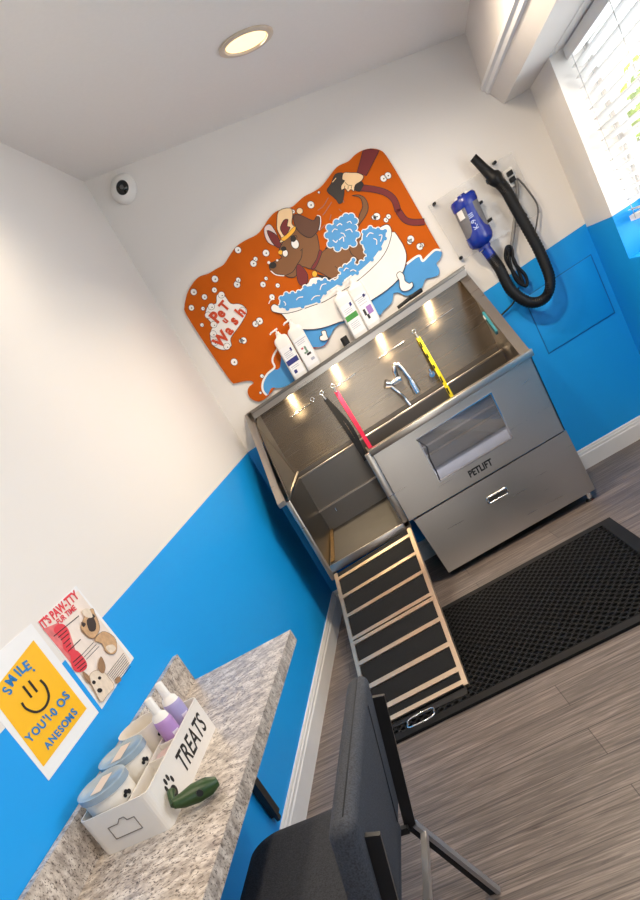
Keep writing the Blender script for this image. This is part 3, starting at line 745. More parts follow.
for q in (((130, 410), (95, 470), (55, 500)), ((155, 440), (110, 510), (90, 535)), ((150, 530), (140, 570)), ((110, 600), (65, 645)), ((205, 490), (225, 510)), ((235, 430), (240, 445))): art.stroke(r4(*q), .6, S('spray_grey', 150, 120, 110, .6))
obj('painted_sprayer', art.mb, mu)

# ================================================================== THINGS ON THE SHELF
def bottle(label, x, band, accents, w=.044, d=.027, zt=1.69):
    y, z = -.054, 1.3903
    t = thing('shampoo_bottle', label, 'bottle', (x, y, z), 'pump bottles on the tub shelf')
    H = zt - z
    pts = [(.0005, 0), (.95, 0), (1, .006), (1, .235), (.97, .25), (.8, .262), (.36, .272), (.34, .282), (.0005, .282)]
    mb = MB()
    seg = 32; vs = []; fs = []
    for (r, h) in pts:
        for k in range(seg):
            a = 2 * math.pi * k / seg; e = .45
            cx_, sy_ = math.cos(a), math.sin(a)
            vs.append((x + r * w * math.copysign(abs(cx_) ** e, cx_), y + r * d * math.copysign(abs(sy_) ** e, sy_), z + h * H / .315))
    for i in range(len(pts) - 1):
        for k in range(seg):
            q = (k + 1) % seg; fs.append([i * seg + k, i * seg + q, (i + 1) * seg + q, (i + 1) * seg + k])
    mb.add(vs, fs, WHITE_PLASTIC, True)
    obj('bottle_body', mb, t)
    zc = z + .282 * H / .315
    pm = obj('pump_head', MB().lathe([(.0005, 0), (.012, 0), (.012, .012), (.005, .014), (.005, .03), (.0005, .03)], WHITE_PLASTIC, (x, y, zc)).tube([(x + .012, y, zc + .028), (x - .03, y - .012, zc + .028), (x - .040, y - .014, zc + .022)], [.006, .005, .004], WHITE_PLASTIC, seg=8), t)
    mb = MB(); yy = y - d - .0006
    mb.box((x - w * .82, yy, z + .02), (x + w * .82, yy + .0005, z + .19), S('label_paper', 236, 236, 238, .5))
    for (x0, x1, z0, z1, m) in [(-.82, .82, band[0], band[1], band[2])] + accents:
        mb.box((x + x0 * w, yy - .0006, z + z0), (x + x1 * w, yy - .0001, z + z1), m)
    obj('paper_label', mb, t)
    return t
navy, green, purple, ink2, greyt = S('label_navy', 38, 44, 120, .5), S('label_green', 62, 142, 62, .5), S('label_purple', 162, 120, 190, .5), S('label_black', 40, 40, 42, .5), S('label_grey', 170, 174, 190, .5)
lines = lambda zs: [(-.6, .5, q, q + .003, greyt) for q in zs]
bottle('white pump bottle with a navy label band, leftmost on the tub shelf', .511, (.085, .115, navy), lines((.125, .135, .145, .155, .06, .07)) + [(-.5, -.1, .03, .05, navy), (.4, .65, .15, .17, navy)])
bottle('white pump bottle with a grey green leafy label, second from the left on the shelf', .603, (.17, .174, greyt), lines((.15, .16)) + [(-.3, .3, .09, .10, S('label_sage', 110, 140, 120, .5)), (-.1, .5, .075, .088, ink2), (.0, .25, .10, .13, S('label_sage', 110, 140, 120, .5)), (-.4, -.1, .12, .13, S('label_rose', 190, 90, 100, .5)), (.1, .6, .04, .055, greyt)])
bottle('white pump bottle with a green label band, behind it a bathtub picture', .915, (.10, .13, green), lines((.14, .15, .16, .05, .06, .07, .08)) + [(.4, .7, .165, .185, navy)])
bottle('white pump bottle with a purple patch and a black and white dog on its label', 1.003, (.17, .174, greyt), lines((.15, .16, .135)) + [(.0, .7, .07, .115, purple), (-.5, -.2, .075, .11, ink2), (-.3, .0, .05, .075, ink2), (.3, .6, .165, .18, navy)])
tag(obj('bottle_cap', MB().lathe([(.0005, 0), (.021, 0), (.021, .045), (.018, .05), (.0005, .05)], BLACK_PLASTIC, (.822, -.055, 1.3903)), origin=None), 'small black cap standing on the tub shelf left of the green band bottle', 'cap')
t = thing('grooming_brush', 'black grooming brush lying on the tub shelf at the right', 'brush', (1.235, -.06, 1.3903))
obj('handle', MB().tube(smooth_loop([(1.155, -.058, 1.402), (1.19, -.06, 1.404), (1.235, -.06, 1.408)], 4, False), .0095, BLACK_PLASTIC), t)
obj('brush_head', MB().box((1.23, -.082, 1.396), (1.31, -.040, 1.420), BLACK_PLASTIC, .007), t)

# ================================================================== DRYER ON THE BACK WALL
t = thing('acrylic_panel', 'clear acrylic mounting panel with black bolts behind the blue dryer', 'panel', (1.77, -.012, 1.40))
obj('sheet', MB().prism([(1.528, -.016, 1.753), (2.000, -.016, 1.728), (2.015, -.016, 1.392), (1.563, -.016, 1.413)], (0, .005, 0), glass_mat('acrylic', (.99, .99, .99), .05, .14, .05)), t)
for (x, z) in ((1.561, 1.742), (1.907, 1.733), (1.567, 1.431), (1.940, 1.423)):
    obj('bolt', MB().tube([(x, -.002, z), (x, -.030, z)], .009, BLACK_PLASTIC, seg=12), t)
DBLUE = S('dryer_blue', 14, 42, 140, .25, var=.05, Coat_Weight=.3); DGREY = S('dryer_mesh_grey', 112, 112, 116, .55, var=.5, scale=240)
dr = thing('pet_dryer', 'blue cylindrical pet dryer mounted on the acrylic panel', 'dryer', (1.69, -.105, 1.42))
dc = (1.676, -.105)
obj('motor_housing', MB().lathe([(.062, 1.455), (.064, 1.64)], DGREY, (*dc, 0), seg=40), dr)
obj('top_cap', MB().lathe([(.066, 1.632), (.068, 1.64), (.068, 1.672), (.060, 1.684), (.022, 1.686), (.020, 1.696), (.0005, 1.696)], DBLUE, (*dc, 0), seg=40), dr)
obj('lower_cone', MB().lathe([(.066, 1.49), (.067, 1.452), (.058, 1.43), (.034, 1.415), (.034, 1.40), (.0005, 1.40)], DBLUE, (*dc, 0), seg=40), dr)
mb = MB(); vs = []; fs = []
for i, (z, hw) in enumerate(((1.635, .34), (1.60, .34), (1.55, .40), (1.51, .55), (1.488, .95))):
    for k in range(9):
        a = -math.pi / 2 + hw * (k / 4 - 1)
        vs.append((dc[0] + .0655 * math.cos(a), dc[1] + .0655 * math.sin(a), z))
for i in range(4):
    for k in range(8): fs.append([i * 9 + k, i * 9 + k + 1, (i + 1) * 9 + k + 1, (i + 1) * 9 + k])
mb.add(vs, fs, DBLUE, True); obj('front_band', mb, dr)
mb = MB(); vs = []; fs = []
for i, z in enumerate((1.630, 1.585)):
    for k in range(5):
        a = -math.pi / 2 - 1.15 + .55 * k / 4
        vs.append((dc[0] + .0662 * math.cos(a), dc[1] + .0662 * math.sin(a), z))
for k in range(4): fs.append([k, k + 1, 5 + k + 1, 5 + k])
mb.add(vs, fs, WHITE_PLASTIC, True); obj('sticker', mb, dr)
vs, fs = text_mesh('K-9 III', .01)
k = .085 / max(v[0] for v in vs)
mb = MB(); mb.add([(dc[0] + .067 * math.sin(-y * k / .067), dc[1] - .067 * math.cos(y * k / .067), 1.505 + x * k) for x, y in vs], fs, S('dryer_print', 176, 190, 226, .4)); 
obj('lettering', mb, dr)
obj('mount_bracket', MB().box((1.655, -.05, 1.615), (1.725, -.017, 1.70), WHITE_PLASTIC, .004).box((1.75, -.06, 1.60), (1.772, -.017, 1.616), BLACK_PLASTIC, .003).box((1.757, -.06, 1.50), (1.779, -.017, 1.516), BLACK_PLASTIC, .003), dr)
hp = smooth_loop([(1.677, -.105, 1.40), (1.688, -.105, 1.345), (1.700, -.105, 1.27), (1.708, -.105, 1.14), (1.765, -.105, 1.030), (1.845, -.105, 1.004), (1.900, -.105, 1.065), (1.912, -.10, 1.195), (1.906, -.095, 1.334), (1.893, -.09, 1.476), (1.884, -.09, 1.585), (1.864, -.09, 1.650)], 16, False)
obj('air_hose', MB().tube(hp[14:], .0262, BLACK_PLASTIC, seg=16, ribs=.0028), dr)
obj('hose_cuff', MB().tube(hp[:18], .027, DBLUE, seg=16), dr)
obj('nozzle', MB().tube([(1.868, -.09, 1.635), (1.862, -.09, 1.66), (1.855, -.09, 1.675), (1.848, -.09, 1.69), (1.832, -.09, 1.735), (1.806, -.09, 1.812)], [.028, .037, .037, .027, .023, .020], BLACK_PLASTIC, seg=18).box((1.815, -.10, 1.66), (1.885, -.08, 1.685), BLACK_PLASTIC, .005), dr)
# outlet and cords
t = thing('wall_outlet', 'white wall outlet with two black plugs at the upper right of the dryer panel', 'outlet', (1.945, -.02, 1.58))
obj('cover_plate', MB().box((1.922, -.027, 1.580), (1.972, -.017, 1.672), WHITE_PLASTIC, .003), t)
for z in (1.645, 1.612): obj('plug', MB().box((1.933, -.047, z - .012), (1.962, -.027, z + .012), BLACK_PLASTIC, .003), t)
def cable(name, label, pts, r, m, n=6):
    return tag(obj(name, MB().tube(smooth_loop(pts, n, False), r, m, seg=8), origin='base'), label, 'cord')
cable('power_cord', 'thick grey cord running down from the outlet behind the black hose', [tuple(BACK(-.034).at(420 + x * .34375, 130 + y * .34375)) for x, y in ((276, 142), (283, 165), (282, 205), (276, 260), (270, 310), (264, 352))], .010, S('cord_grey', 128, 126, 124, .5))
cable('power_cord', 'thin dark cord looping from the outlet down past the panel edge', [(1.968, -.046, 1.602), (1.990, -.038, 1.54), (2.008, -.034, 1.43), (1.972, -.040, 1.36), (1.930, -.046, 1.305)], .0045, S('cord_dark', 90, 88, 88, .5))
tag(obj('cord_bundle', MB().tube(smooth_loop([(1.795, -.05, 1.325), (1.770, -.055, 1.26), (1.765, -.05, 1.17), (1.80, -.045, 1.11), (1.815, -.05, 1.16), (1.790, -.055, 1.25), (1.805, -.06, 1.32), (1.785, -.06, 1.34), (1.76, -.052, 1.29), (1.772, -.045, 1.2), (1.79, -.045, 1.13)], 8, True), .0085, BLACK_PLASTIC, seg=8, closed=True), origin='base'),
    'tied up bundle of black cord hanging below the dryer panel', 'cord')
cable('power_cord', 'black cord running from the bundle down behind the steel tub', [(1.765, -.03, 1.125), (1.74, -.026, 1.09), (1.70, -.022, 1.065), (1.62, -.018, 1.045), (1.585, -.014, 1.03)], .005, BLACK_PLASTIC)

# dome security camera
t = thing('dome_camera', 'white dome security camera high in the left back corner', 'camera', (.170, -.0, 2.74))
Xd = Matrix.Translation((.170, -.001, 2.762)) @ Matrix.Rotation(math.radians(90), 4, 'X')
obj('housing', MB().lathe([(.072, 0), (.074, .020), (.068, .034), (.052, .048), (.036, .054)], WHITE_PLASTIC, X=Xd, seg=36), t)
obj('dome', MB().lathe([(.036, .052), (.034, .058), (.026, .066), (.014, .070), (.0005, .071)], S('smoked_dome', 18, 18, 19, .08), X=Xd, seg=36), t)
obj('lens', MB().lathe([(.012, .069), (.010, .074), (.0005, .0745)], S('lens_grey', 90, 92, 96, .1), X=Xd, seg=20), t)

# ================================================================== COUNTER
def granite():
    m = bpy.data.materials.new('speckled_granite'); m.use_nodes = True
    N = m.node_tree.nodes; L = m.node_tree.links; b = N['Principled BSDF']
    g = N.new('ShaderNodeNewGeometry'); mp = N.new('ShaderNodeMapping'); mp.inputs['Rotation'].default_value = (0, 0, -.25); mp.inputs['Scale'].default_value = (.8, 1.2, 1.0)
    L.new(g.outputs['Position'], mp.inputs['Vector'])
    def ramp(sc, det, stops, rough=.6):
        n = N.new('ShaderNodeTexNoise'); n.inputs['Scale'].default_value = sc; n.inputs['Detail'].default_value = det; n.inputs['Roughness'].default_value = rough
        L.new(mp.outputs[0], n.inputs['Vector']); c = N.new('ShaderNodeValToRGB')
        e = c.color_ramp.elements; e[0].position, e[0].color = stops[0][0], stops[0][1]; e[1].position, e[1].color = stops[-1][0], stops[-1][1]
        for p, q in stops[1:-1]: k = e.new(p); k.color = q
        L.new(n.outputs['Fac'], c.inputs['Fac']); return c
    base = ramp(34, 6, [(.36, srgb(148, 138, 130)), (.5, srgb(190, 180, 170)), (.64, srgb(218, 210, 201))])
    fl = ramp(95, 4, [(.36, (.8, .8, .8, 1)), (.44, (0, 0, 0, 1))], .5)
    sp = ramp(190, 2, [(.33, (1, 1, 1, 1)), (.39, (0, 0, 0, 1))], .5)
    m1 = N.new('ShaderNodeMix'); m1.data_type = 'RGBA'; m1.inputs[7].default_value = srgb(110, 98, 92)
    L.new(fl.outputs[0], m1.inputs[0]); L.new(base.outputs[0], m1.inputs[6])
    m2 = N.new('ShaderNodeMix'); m2.data_type = 'RGBA'; m2.inputs[7].default_value = srgb(52, 44, 42)
    L.new(sp.outputs[0], m2.inputs[0]); L.new(m1.outputs[2], m2.inputs[6]); L.new(m2.outputs[2], b.inputs['Base Color'])
    b.inputs['Roughness'].default_value = .28
    return m
GRAN = granite()
U = V((SK, 1, 0)).normalized(); W = V((U.y, -U.x, 0))          # along the left wall, and out from it
def cw(u, w, z): return V((lx(-2.484), -2.484, 0)) + U * u + W * w + V((0, 0, z))
ct = thing('granite_counter', 'speckled granite counter shelf along the left wall', 'counter', tuple(cw(-.8, .2, .71)))
obj('countertop', MB().prism([cw(0, .003, .712), cw(-1.75, .003, .712), cw(-1.75, .418, .712), cw(0, .418, .712)], (0, 0, .043), GRAN), ct)
obj('backsplash', MB().prism([cw(-.003, .003, .7555), cw(-1.75, .003, .7555), cw(-1.75, .024, .7555), cw(-.003, .024, .7555)], (0, 0, .112), GRAN), ct)
mb = MB()
box_dir(mb, cw(-.085, .020, .705), cw(-.085, .020, .185), .044, .028, BLACK_METAL, (W.x, W.y, 0))
box_dir(mb, cw(-.085, .020, .185), cw(-.085, .020, .160), .026, .014, BLACK_METAL, (W.x, W.y, 0))
box_dir(mb, cw(-.05, .034, .703), cw(-.05, .38, .703), .034, .014, BLACK_METAL)
obj('support_bracket', mb, ct)

# ================================================================== TREAT TRAY AND CONTENTS
FR = V((-.105, -3.015, 0)); TZ = .7554
def tw(u, w, z): return FR - U * (TL_ - u) - W * (.205 - w) + V((0, 0, z + TZ))     # u towards the back wall, w out from the left wall
TL_, TW_, TH_ = .472, .205, .105
TRAY = S('tray_white', 226, 222, 216, .4, var=.01)
ty = thing('treats_tray', 'white plastic caddy lettered TREATS with paw prints on the granite counter', 'caddy', tuple(tw(TL_ / 2, TW_ / 2, 0)))
def rrect(l0, l1, w0, w1, r, n=5):
    out = []
    for (cx_, cy_, a0) in ((l1 - r, w1 - r, 0), (l0 + r, w1 - r, 90), (l0 + r, w0 + r, 180), (l1 - r, w0 + r, 270)):
        for k in range(n + 1):
            a = math.radians(a0 + 90 * k / n); out.append((cx_ + r * math.cos(a), cy_ + r * math.sin(a)))
    return out
mb = MB(); o_ = rrect(0, TL_, 0, TW_, .022); i_ = rrect(.004, TL_ - .004, .004, TW_ - .004, .018); n = len(o_)
vs = [tw(*p, 0) for p in o_] + [tw(*p, TH_) for p in o_] + [tw(*p, TH_) for p in i_] + [tw(*p, .004) for p in i_]
fs = [[q * n + k, q * n + (k + 1) % n, (q + 1) * n + (k + 1) % n, (q + 1) * n + k] for q in range(3) for k in range(n)] + [list(range(n))[::-1], [3 * n + k for k in range(n)]]
mb.add(vs, fs, TRAY); obj('tray_shell', mb, ty)
def tbox(u0, u1, w0, w1, z0, z1, m, mbx=None): return (mbx or MB()).prism([tw(u0, w0, z0), tw(u1, w0, z0), tw(u1, w1, z0), tw(u0, w1, z0)], (0, 0, z1 - z0), m)
obj('divider', tbox(.005, TL_ - .005, .138, .141, .0045, .098, TRAY), ty)
obj('divider', tbox(.175, .178, .1415, TW_ - .005, .0045, .098, TRAY), ty)
obj('divider', tbox(.258, .261, .1415, TW_ - .005, .0045, .098, TRAY), ty)
vs, fs = text_mesh('TREATS', .016, .18)
k = .240 / max(v[0] for v in vs)
mb = MB(); mb.add([tw(.178 + x * k, TW_ + .0006, .030 + y * k * 1.05) for x, y in vs], fs, BLACK_PLASTIC)
obj('lettering', mb, ty)
mb = MB()
def tface_disc(u, z, r, rz):
    mb.flat([tw(u + r * math.cos(a), TW_ + .0006, z + rz * math.sin(a)) for a in [2 * math.pi * q / 14 for q in range(14)]], BLACK_PLASTIC)
tface_disc(.095, .040, .017, .014)
for (du, dz) in ((-.022, .018), (-.008, .030), (.010, .030), (.023, .017)): tface_disc(.095 + du, .043 + dz, .0065, .009)
obj('paw_print', mb, ty)
mb = MB()
lo_ = [(.062, .032), (.062, .066), (.092, .066), (.103, .076), (.116, .076), (.120, .066), (.140, .066), (.140, .032)]
pl = [tw(-.0008, w, z) for w, z in lo_]
for a, b in zip(pl, pl[1:] + pl[:1]): box_dir(mb, a, b, .0018, .0016, up=(U.x, U.y, 0), m= S('tray_outline_grey', 120, 112, 104, .5))  # grey outline bars on the near face
obj('label_holder', mb, ty)
# tubs with clear lids
CAN = S('tub_white', 232, 226, 216, .5, var=.03); LIDM = mat('grey_lid_film', srgb(150, 168, 182), .15, 0, .12, 14)
def canister(label, u, w, r, h, lid=True):
    c = tw(u, w, .0045)
    t = thing('treat_tub', label, 'tub', tuple(c), 'treat tubs in the caddy')
    obj('tub_body', MB().lathe([(.0005, 0), (r * .93, 0), (r * .95, .004), (r, h - .004), (r, h), (r - .003, h), (r - .004, .006), (.0005, .006)], CAN, c, seg=36), t)
    if lid:
        obj('lid', MB().lathe([(r + .0002, h - .014), (r + .004, h - .013), (r + .004, h + .003), (r - .006, h + .004), (r - .010, h + .001), (.0005, h + .001)], LIDM, c, seg=36), t)
        mb = MB(); mb.flat([c + W * (a * .016) + U * (b * .040) + V((0, 0, h + .0016)) for a, b in ((-1, -1), (1, -1), (1, 1), (-1, 1))], S('lid_label', 214, 198, 184, .5)); obj('lid_label', mb, t)
    mb = MB()
    for (da, dz, rr) in ((0, .035, .011), (-.13, .055, .005), (-.02, .060, .006), (.1, .055, .006)):
        a0 = math.radians(-28) + da
        mb.flat([c + V(((r + .0012) * math.cos(a0 + rr / r * math.cos(q)), (r + .0012) * math.sin(a0 + rr / r * math.cos(q)), dz + .045 + rr * math.sin(q))) for q in [2 * math.pi * s_ / 12 for s_ in range(12)]], BLACK_PLASTIC)
    obj('paw_print', mb, t)
    return t
canister('white treat tub with a grey lid, nearest to the camera in the caddy', .072, .0695, .064, .138)
canister('white treat tub with a grey lid, middle one of the caddy row', .212, .0695, .064, .138)
canister('white treat tub at the far end of the caddy, behind the purple bottles', .352, .0695, .064, .138, False)
def spray(label, u, w, mlab, h=.13, r=.0265):
    c = tw(u, w, .0045)
    t = thing('spray_bottle', label, 'bottle', tuple(c), 'purple bottles in the caddy')
    obj('bottle_body', MB().lathe([(.0005, 0), (r, 0), (r, h), (r * .92, h + .012), (r * .5, h + .02), (.0005, h + .02)], mlab, c), t)
    obj('cap', MB().lathe([(r * .93, h + .006), (r * .8, h + .024), (r * .52, h + .030), (.0125, h + .034), (.0115, h + .072), (.009, h + .075), (.0005, h + .075)], WHITE_PLASTIC, c), t)
    mb = MB(); vs = []; fs = []
    for z in (h * .62, h * .80):
        for q in range(6):
            a = math.radians(-62 + q * 9); vs.append(c + V(((r + .0008) * math.cos(a), (r + .0008) * math.sin(a), z)))
    for q in range(5): fs.append([q, q + 1, 7 + q, 6 + q])
    mb.add(vs, fs, S('bottle_label_pale', 224, 214, 234, .5), True); obj('label_patch', mb, t)
    return t
spray('lilac spray bottle with white cap, the one nearer the camera in the caddy', .300, .1712, S('lilac', 176, 138, 198, .35))
spray('pale violet bottle with white cap at the far end of the caddy', .392, .1712, S('pale_violet', 166, 158, 204, .35))
c = tw(.217, .173, .0045)
tag(obj('scoop_cup', MB().lathe([(.0005, 0), (.021, 0), (.028, .085), (.026, .086), (.019, .004), (.0005, .004)], S('pink_white', 232, 214, 214, .4), c, seg=24), origin='base'), 'pinkish white cup in the front compartment of the caddy', 'cup')
# green bag dispenser
GREEN = S('dispenser_green', 34, 66, 24, .4, var=.1)
t = thing('waste_bag_dispenser', 'dark green waste bag dispenser hanging on the front of the caddy', 'dispenser', tuple(tw(.03, .26, .02)))
g0, g1 = tw(.022, TW_ + .024, .040), tw(.085, TW_ + .115, .022)
obj('pouch', MB().tube([g0 + V((0, 0, .004)), lerp(g0, g1, .2), lerp(g0, g1, .5), lerp(g0, g1, .8), g1], [.012, .018, .024, .022, .012], GREEN, seg=14), t)
obj('buckle', MB().tube([lerp(g0, g1, .55) + V((.012, -.022, .006)), lerp(g0, g1, .55) + V((.015, -.028, .007))], .008, BLACK_PLASTIC, seg=12), t)
obj('strap', MB().tube(smooth_loop([g0, tw(.055, TW_ + .014, .055), tw(.072, TW_ + .011, .050)], 4, False), .009, GREEN, seg=8), t)

# ================================================================== POSTERS ON THE LEFT WALL
PAPER = S('poster_paper', 240, 240, 240, .35, var=.01); PYEL = S('poster_yellow', 252, 190, 8, .4, var=.01); PBLUE = S('poster_blue', 28, 122, 190, .5)
def sheet(parent, y0, y1, z0, z1, m, off=.0015, th=.0012, name='paper'):
    c = [V((lx(y, off), y, z)) for y, z in ((y0, z0), (y1, z0), (y1, z1), (y0, z1))]
    return obj(name, MB().prism(c, (-th, 0, 0), m), parent)
t = thing('smile_poster', 'yellow poster lettered SMILE with a smiley face, on the left wall', 'poster', (lx(-3.2), -3.2, .968))
sheet(t, -3.385, -3.048, .966, 1.270, PAPER)
art = Art(LEFT, .0022)
P = R(0, 570, .24434)
art.shape(P((137, 287), (355, 567), (178, 805)) + [(-9.9, 695.1)], PYEL, sm=False); obj('yellow_field', art.mb, t)
art = Art(LEFT, .0030)
def plets(seq, ang, h, m, bold=.035):
    for chs, o, *r in seq:
        an = r[0] if r else ang
        vs, _ = text_mesh(chs); mx_ = (min(v[0] for v in vs) + max(v[0] for v in vs)) / 2; my_ = (min(v[1] for v in vs) + max(v[1] for v in vs)) / 2
        ex = (math.cos(an) * h, -math.sin(an) * h); ey = (-math.sin(an) * h * 1.05, -math.cos(an) * h * 1.05); c = P(o)[0]
        art.text(chs, (c[0] - mx_ * ex[0] - my_ * ey[0], c[1] - mx_ * ex[1] - my_ * ey[1]), ex, ey, m, bold)
plets([('S', (30, 494), 1.15), ('M', (45, 452), 1.0, ), ('I', (72, 420), .85), ('L', (88, 403), .75), ('E', (111, 391), .60), ('.', (139, 410), .6)], .8, 13, PBLUE)
obj('lettering', art.mb, t); art = Art(LEFT, .0030)
plets([('Y', (122, 686)), ('O', (147, 658)), ('U', (172, 632)), ("'", (179, 603)), ('1', (197, 603)), ('.', (211, 596)), ('0', (220, 580)), ('O', (250, 543)), ('.', (268, 530)), ('S', (270, 512))], .82, 11, PBLUE)
obj('lettering', art.mb, t); art = Art(LEFT, .0030)
plets([('A', (196, 716)), ('N', (216, 690)), ('E', (236, 668)), ('S', (250, 650)), ('O', (266, 628)), ('M', (286, 604)), ('S', (303, 580))], .82, 9.6, PBLUE)
obj('lettering', art.mb, t)
art = Art(LEFT, .0030)
art.stroke(P((94, 475), (130, 522)), 2.5, INK, sm=False); art.stroke(P((117, 453), (153, 499)), 2.5, INK, sm=False)
art.stroke(P((89, 543), (108, 568), (150, 581), (185, 560), (200, 518), (187, 475), (164, 450)), 2.5, INK)
obj('smiley_face', art.mb, t)

t = thing('pet_poster', 'pink and white dog poster lettered in red, right of the yellow poster', 'poster', (lx(-2.87), -2.87, .966))
PS = [LEFT.at(*q, .0015) for q in ((38, 622), (76, 585.5), (134, 658), (102, 709))]
yl_, yr_ = (PS[0].y + PS[3].y) / 2, (PS[1].y + PS[2].y) / 2
obj('paper', MB().prism(PS, (-.0012, 0, 0), PAPER), t)
Q = R(30, 580, .171875)
CREAM = S('poster_cream', 240, 226, 214, .4, var=.06, scale=20); PRED = S('poster_red', 226, 62, 74, .5); PPINK = S('poster_pink', 226, 120, 120, .5, var=.2, scale=30); TAN = S('fur_tan', 198, 160, 120, .7, var=.15, scale=60); DK = S('fur_dark', 58, 46, 42, .7); FUR = S('fur_cream', 226, 210, 190, .7, var=.1, scale=60); BRN = S('fur_brown', 150, 116, 84, .7, var=.15, scale=50)
art = Art(LEFT, .0022)
art.shape(Q((60, 235), (280, 62), (590, 470), (415, 715)), CREAM, sm=False)
art.shape(Q((75, 285), (160, 250), (230, 300), (300, 520), (250, 500)), PPINK, sm=False)
obj('printed_ground', art.mb, t)
art = Art(LEFT, .0032)
dirx, diry = (.745, -.667), (-.60, -.80)
def qtext(s_, o, w, h, m, bold=.03):
    vs, _ = text_mesh(s_); L_ = max(v[0] for v in vs)
    art.text(s_, Q(o)[0], (dirx[0] * w / L_, dirx[1] * w / L_), (diry[0] * h, diry[1] * h), m, bold)
qtext("IT'S PAW-TTY", (78, 286), 48, 12.5, PRED, .04); qtext('FUR TIME', (168, 262), 24, 8, PRED, .03)
obj('lettering', art.mb, t)
art = Art(LEFT, .0036)
art.shape(Q((140, 300), (150, 265), (190, 255), (225, 290), (232, 345), (245, 400), (280, 415), (325, 470), (330, 510), (300, 535), (262, 530), (240, 490), (235, 440), (195, 400), (185, 345)), PRED)
for a, b in (((138, 328), (285, 208)), ((165, 335), (215, 292)), ((180, 350), (225, 312)), ((195, 372), (232, 338)), ((210, 392), (240, 365)), ((222, 415), (295, 345)), ((250, 480), (300, 435)), ((260, 500), (310, 455)), ((275, 515), (322, 475)), ((290, 528), (328, 495))):
    art.stroke(Q(a, b), .9, INK, sm=False)
for i in range(3):
    art.stroke(Q((300 + 14 * i, 438 + 12 * i), (370 + 16 * i, 362 + 12 * i)), .55, INK, sm=False)
for i in range(8):
    art.stroke(Q((450 + 8 * i, 550 + 7 * i), (545 + 6 * i, 425 + 11 * i)), .45, INK, sm=False)
art.shape(Q((495, 580), (520, 560), (530, 585), (505, 602)), BRN)
obj('printed_bone', art.mb, t)
art = Art(LEFT, .0060)
art.shape(Q((375, 350), (420, 300), (470, 315), (500, 350), (505, 410), (480, 432), (440, 415), (420, 370)), TAN, DK, .3)
art.shape(Q((440, 390), (480, 375), (500, 400), (470, 425)), FUR)
art.shape(Q((300, 255), (330, 190), (365, 165), (378, 195), (398, 240), (405, 290), (370, 340), (330, 320), (300, 290)), TAN, DK, .3)
art.shape(Q((330, 235), (365, 215), (385, 255), (378, 295), (345, 295)), DK); art.shape(Q((298, 245), (310, 275), (325, 255)), DK); art.shape(Q((362, 195), (380, 212), (366, 222)), DK)
art.shape(Q((300, 180), (340, 165), (365, 215), (325, 215)), FUR)
art.stroke(Q((305, 290), (340, 330), (378, 340)), .6, BRN)
art.shape(Q((345, 570), (370, 530), (420, 530), (460, 570), (490, 620), (450, 670), (415, 710), (380, 650)), FUR, BRN, .4)
art.shape(Q((395, 515), (410, 445), (430, 470), (440, 510), (425, 545)), BRN); art.shape(Q((305, 530), (345, 560), (352, 600), (325, 580)), BRN)
art.disc(Q((372, 595))[0], 1.9, INK); art.disc(Q((405, 570))[0], 1.7, INK); art.disc(Q((406, 642))[0], 2.7, INK, None, 2.3)
obj('printed_dogs', art.mb, t)

# ================================================================== CHAIR
CO = V((.051, -3.4135, 0))
def ch(x, y, z): return CO + W * x + U * y + V((0, 0, z))       # x = backwards, y = along the wall
chair = thing('upholstered_chair', 'charcoal fabric chair with black metal frame facing the counter', 'chair', tuple(CO))
XC = Matrix(((W.x, U.x, 0, CO.x), (W.y, U.y, 0, CO.y), (0, 0, 1, 0), (0, 0, 0, 1)))
def cushion(lo, hi, r, lean=0.0, zref=0.0, seg=6, dome=0.0):
    bm = bmesh.new(); bmesh.ops.create_cube(bm, size=1)
    lo, hi = V(lo), V(hi)
    for v in bm.verts: v.co = V([(lo[i] + hi[i]) / 2 + v.co[i] * (hi[i] - lo[i]) for i in range(3)])
    bmesh.ops.bevel(bm, geom=bm.edges[:], offset=r, segments=seg, affect='EDGES', profile=.5)
    for v in bm.verts: v.co.x += lean * (v.co.z - zref)
    return bm
mb = MB()
bm = bmesh.new()
sr = rrect(-.265, .150, -.285, .280, .085, 8)
top = [bm.verts.new((x, y, .43)) for x, y in sr]
rings = [(1.0, .345, 0), (1.0, .345, .0), (1.0, .405, 0), (.985, .422, 0), (.95, .432, 0), (.85, .436, 0)]
bm.free()
vs = []; fs = []; n = len(sr); cxs, cys = -.06, 0
for (k, z) in ((.96, .335), (1.0, .345), (1.005, .375), (1.0, .408), (.985, .424), (.955, .433), (.85, .437)):
    for x, y in sr: vs.append(ch(cxs + (x - cxs) * k, cys + (y - cys) * k, z))
for i in range(6):
    for q in range(n): fs.append([i * n + q, i * n + (q + 1) % n, (i + 1) * n + (q + 1) % n, (i + 1) * n + q])
fs += [list(range(n))[::-1], [6 * n + q for q in range(n)]]
mb.add(vs, fs, FABRIC, True); obj('seat', mb, chair)
LEAN = .29
mb = MB().bm(cushion((.188, -.332, .36), (.247, .287, .750), .027, LEAN, .675), FABRIC, XC, True)
bk = obj('backrest', mb, chair)
mb = MB()
def lean_x(x, z): return x + LEAN * (z - .675)
pts = [(lean_x(.222, .7495), y, .7495) for y in (-.300, .255)]
mb.tube([ch(*p) for p in pts], .0016, S('seam_dark', 34, 36, 40, .9), seg=6)
mb.tube([ch(lean_x(.2485, z), .150, z) for z in (.40, .72)], .0014, S('seam_dark', 34, 36, 40, .9), seg=6)
obj('seam', mb, bk)
STEELLEG = mat('leg_satin_steel', (.66, .65, .64), .4, 1.0)
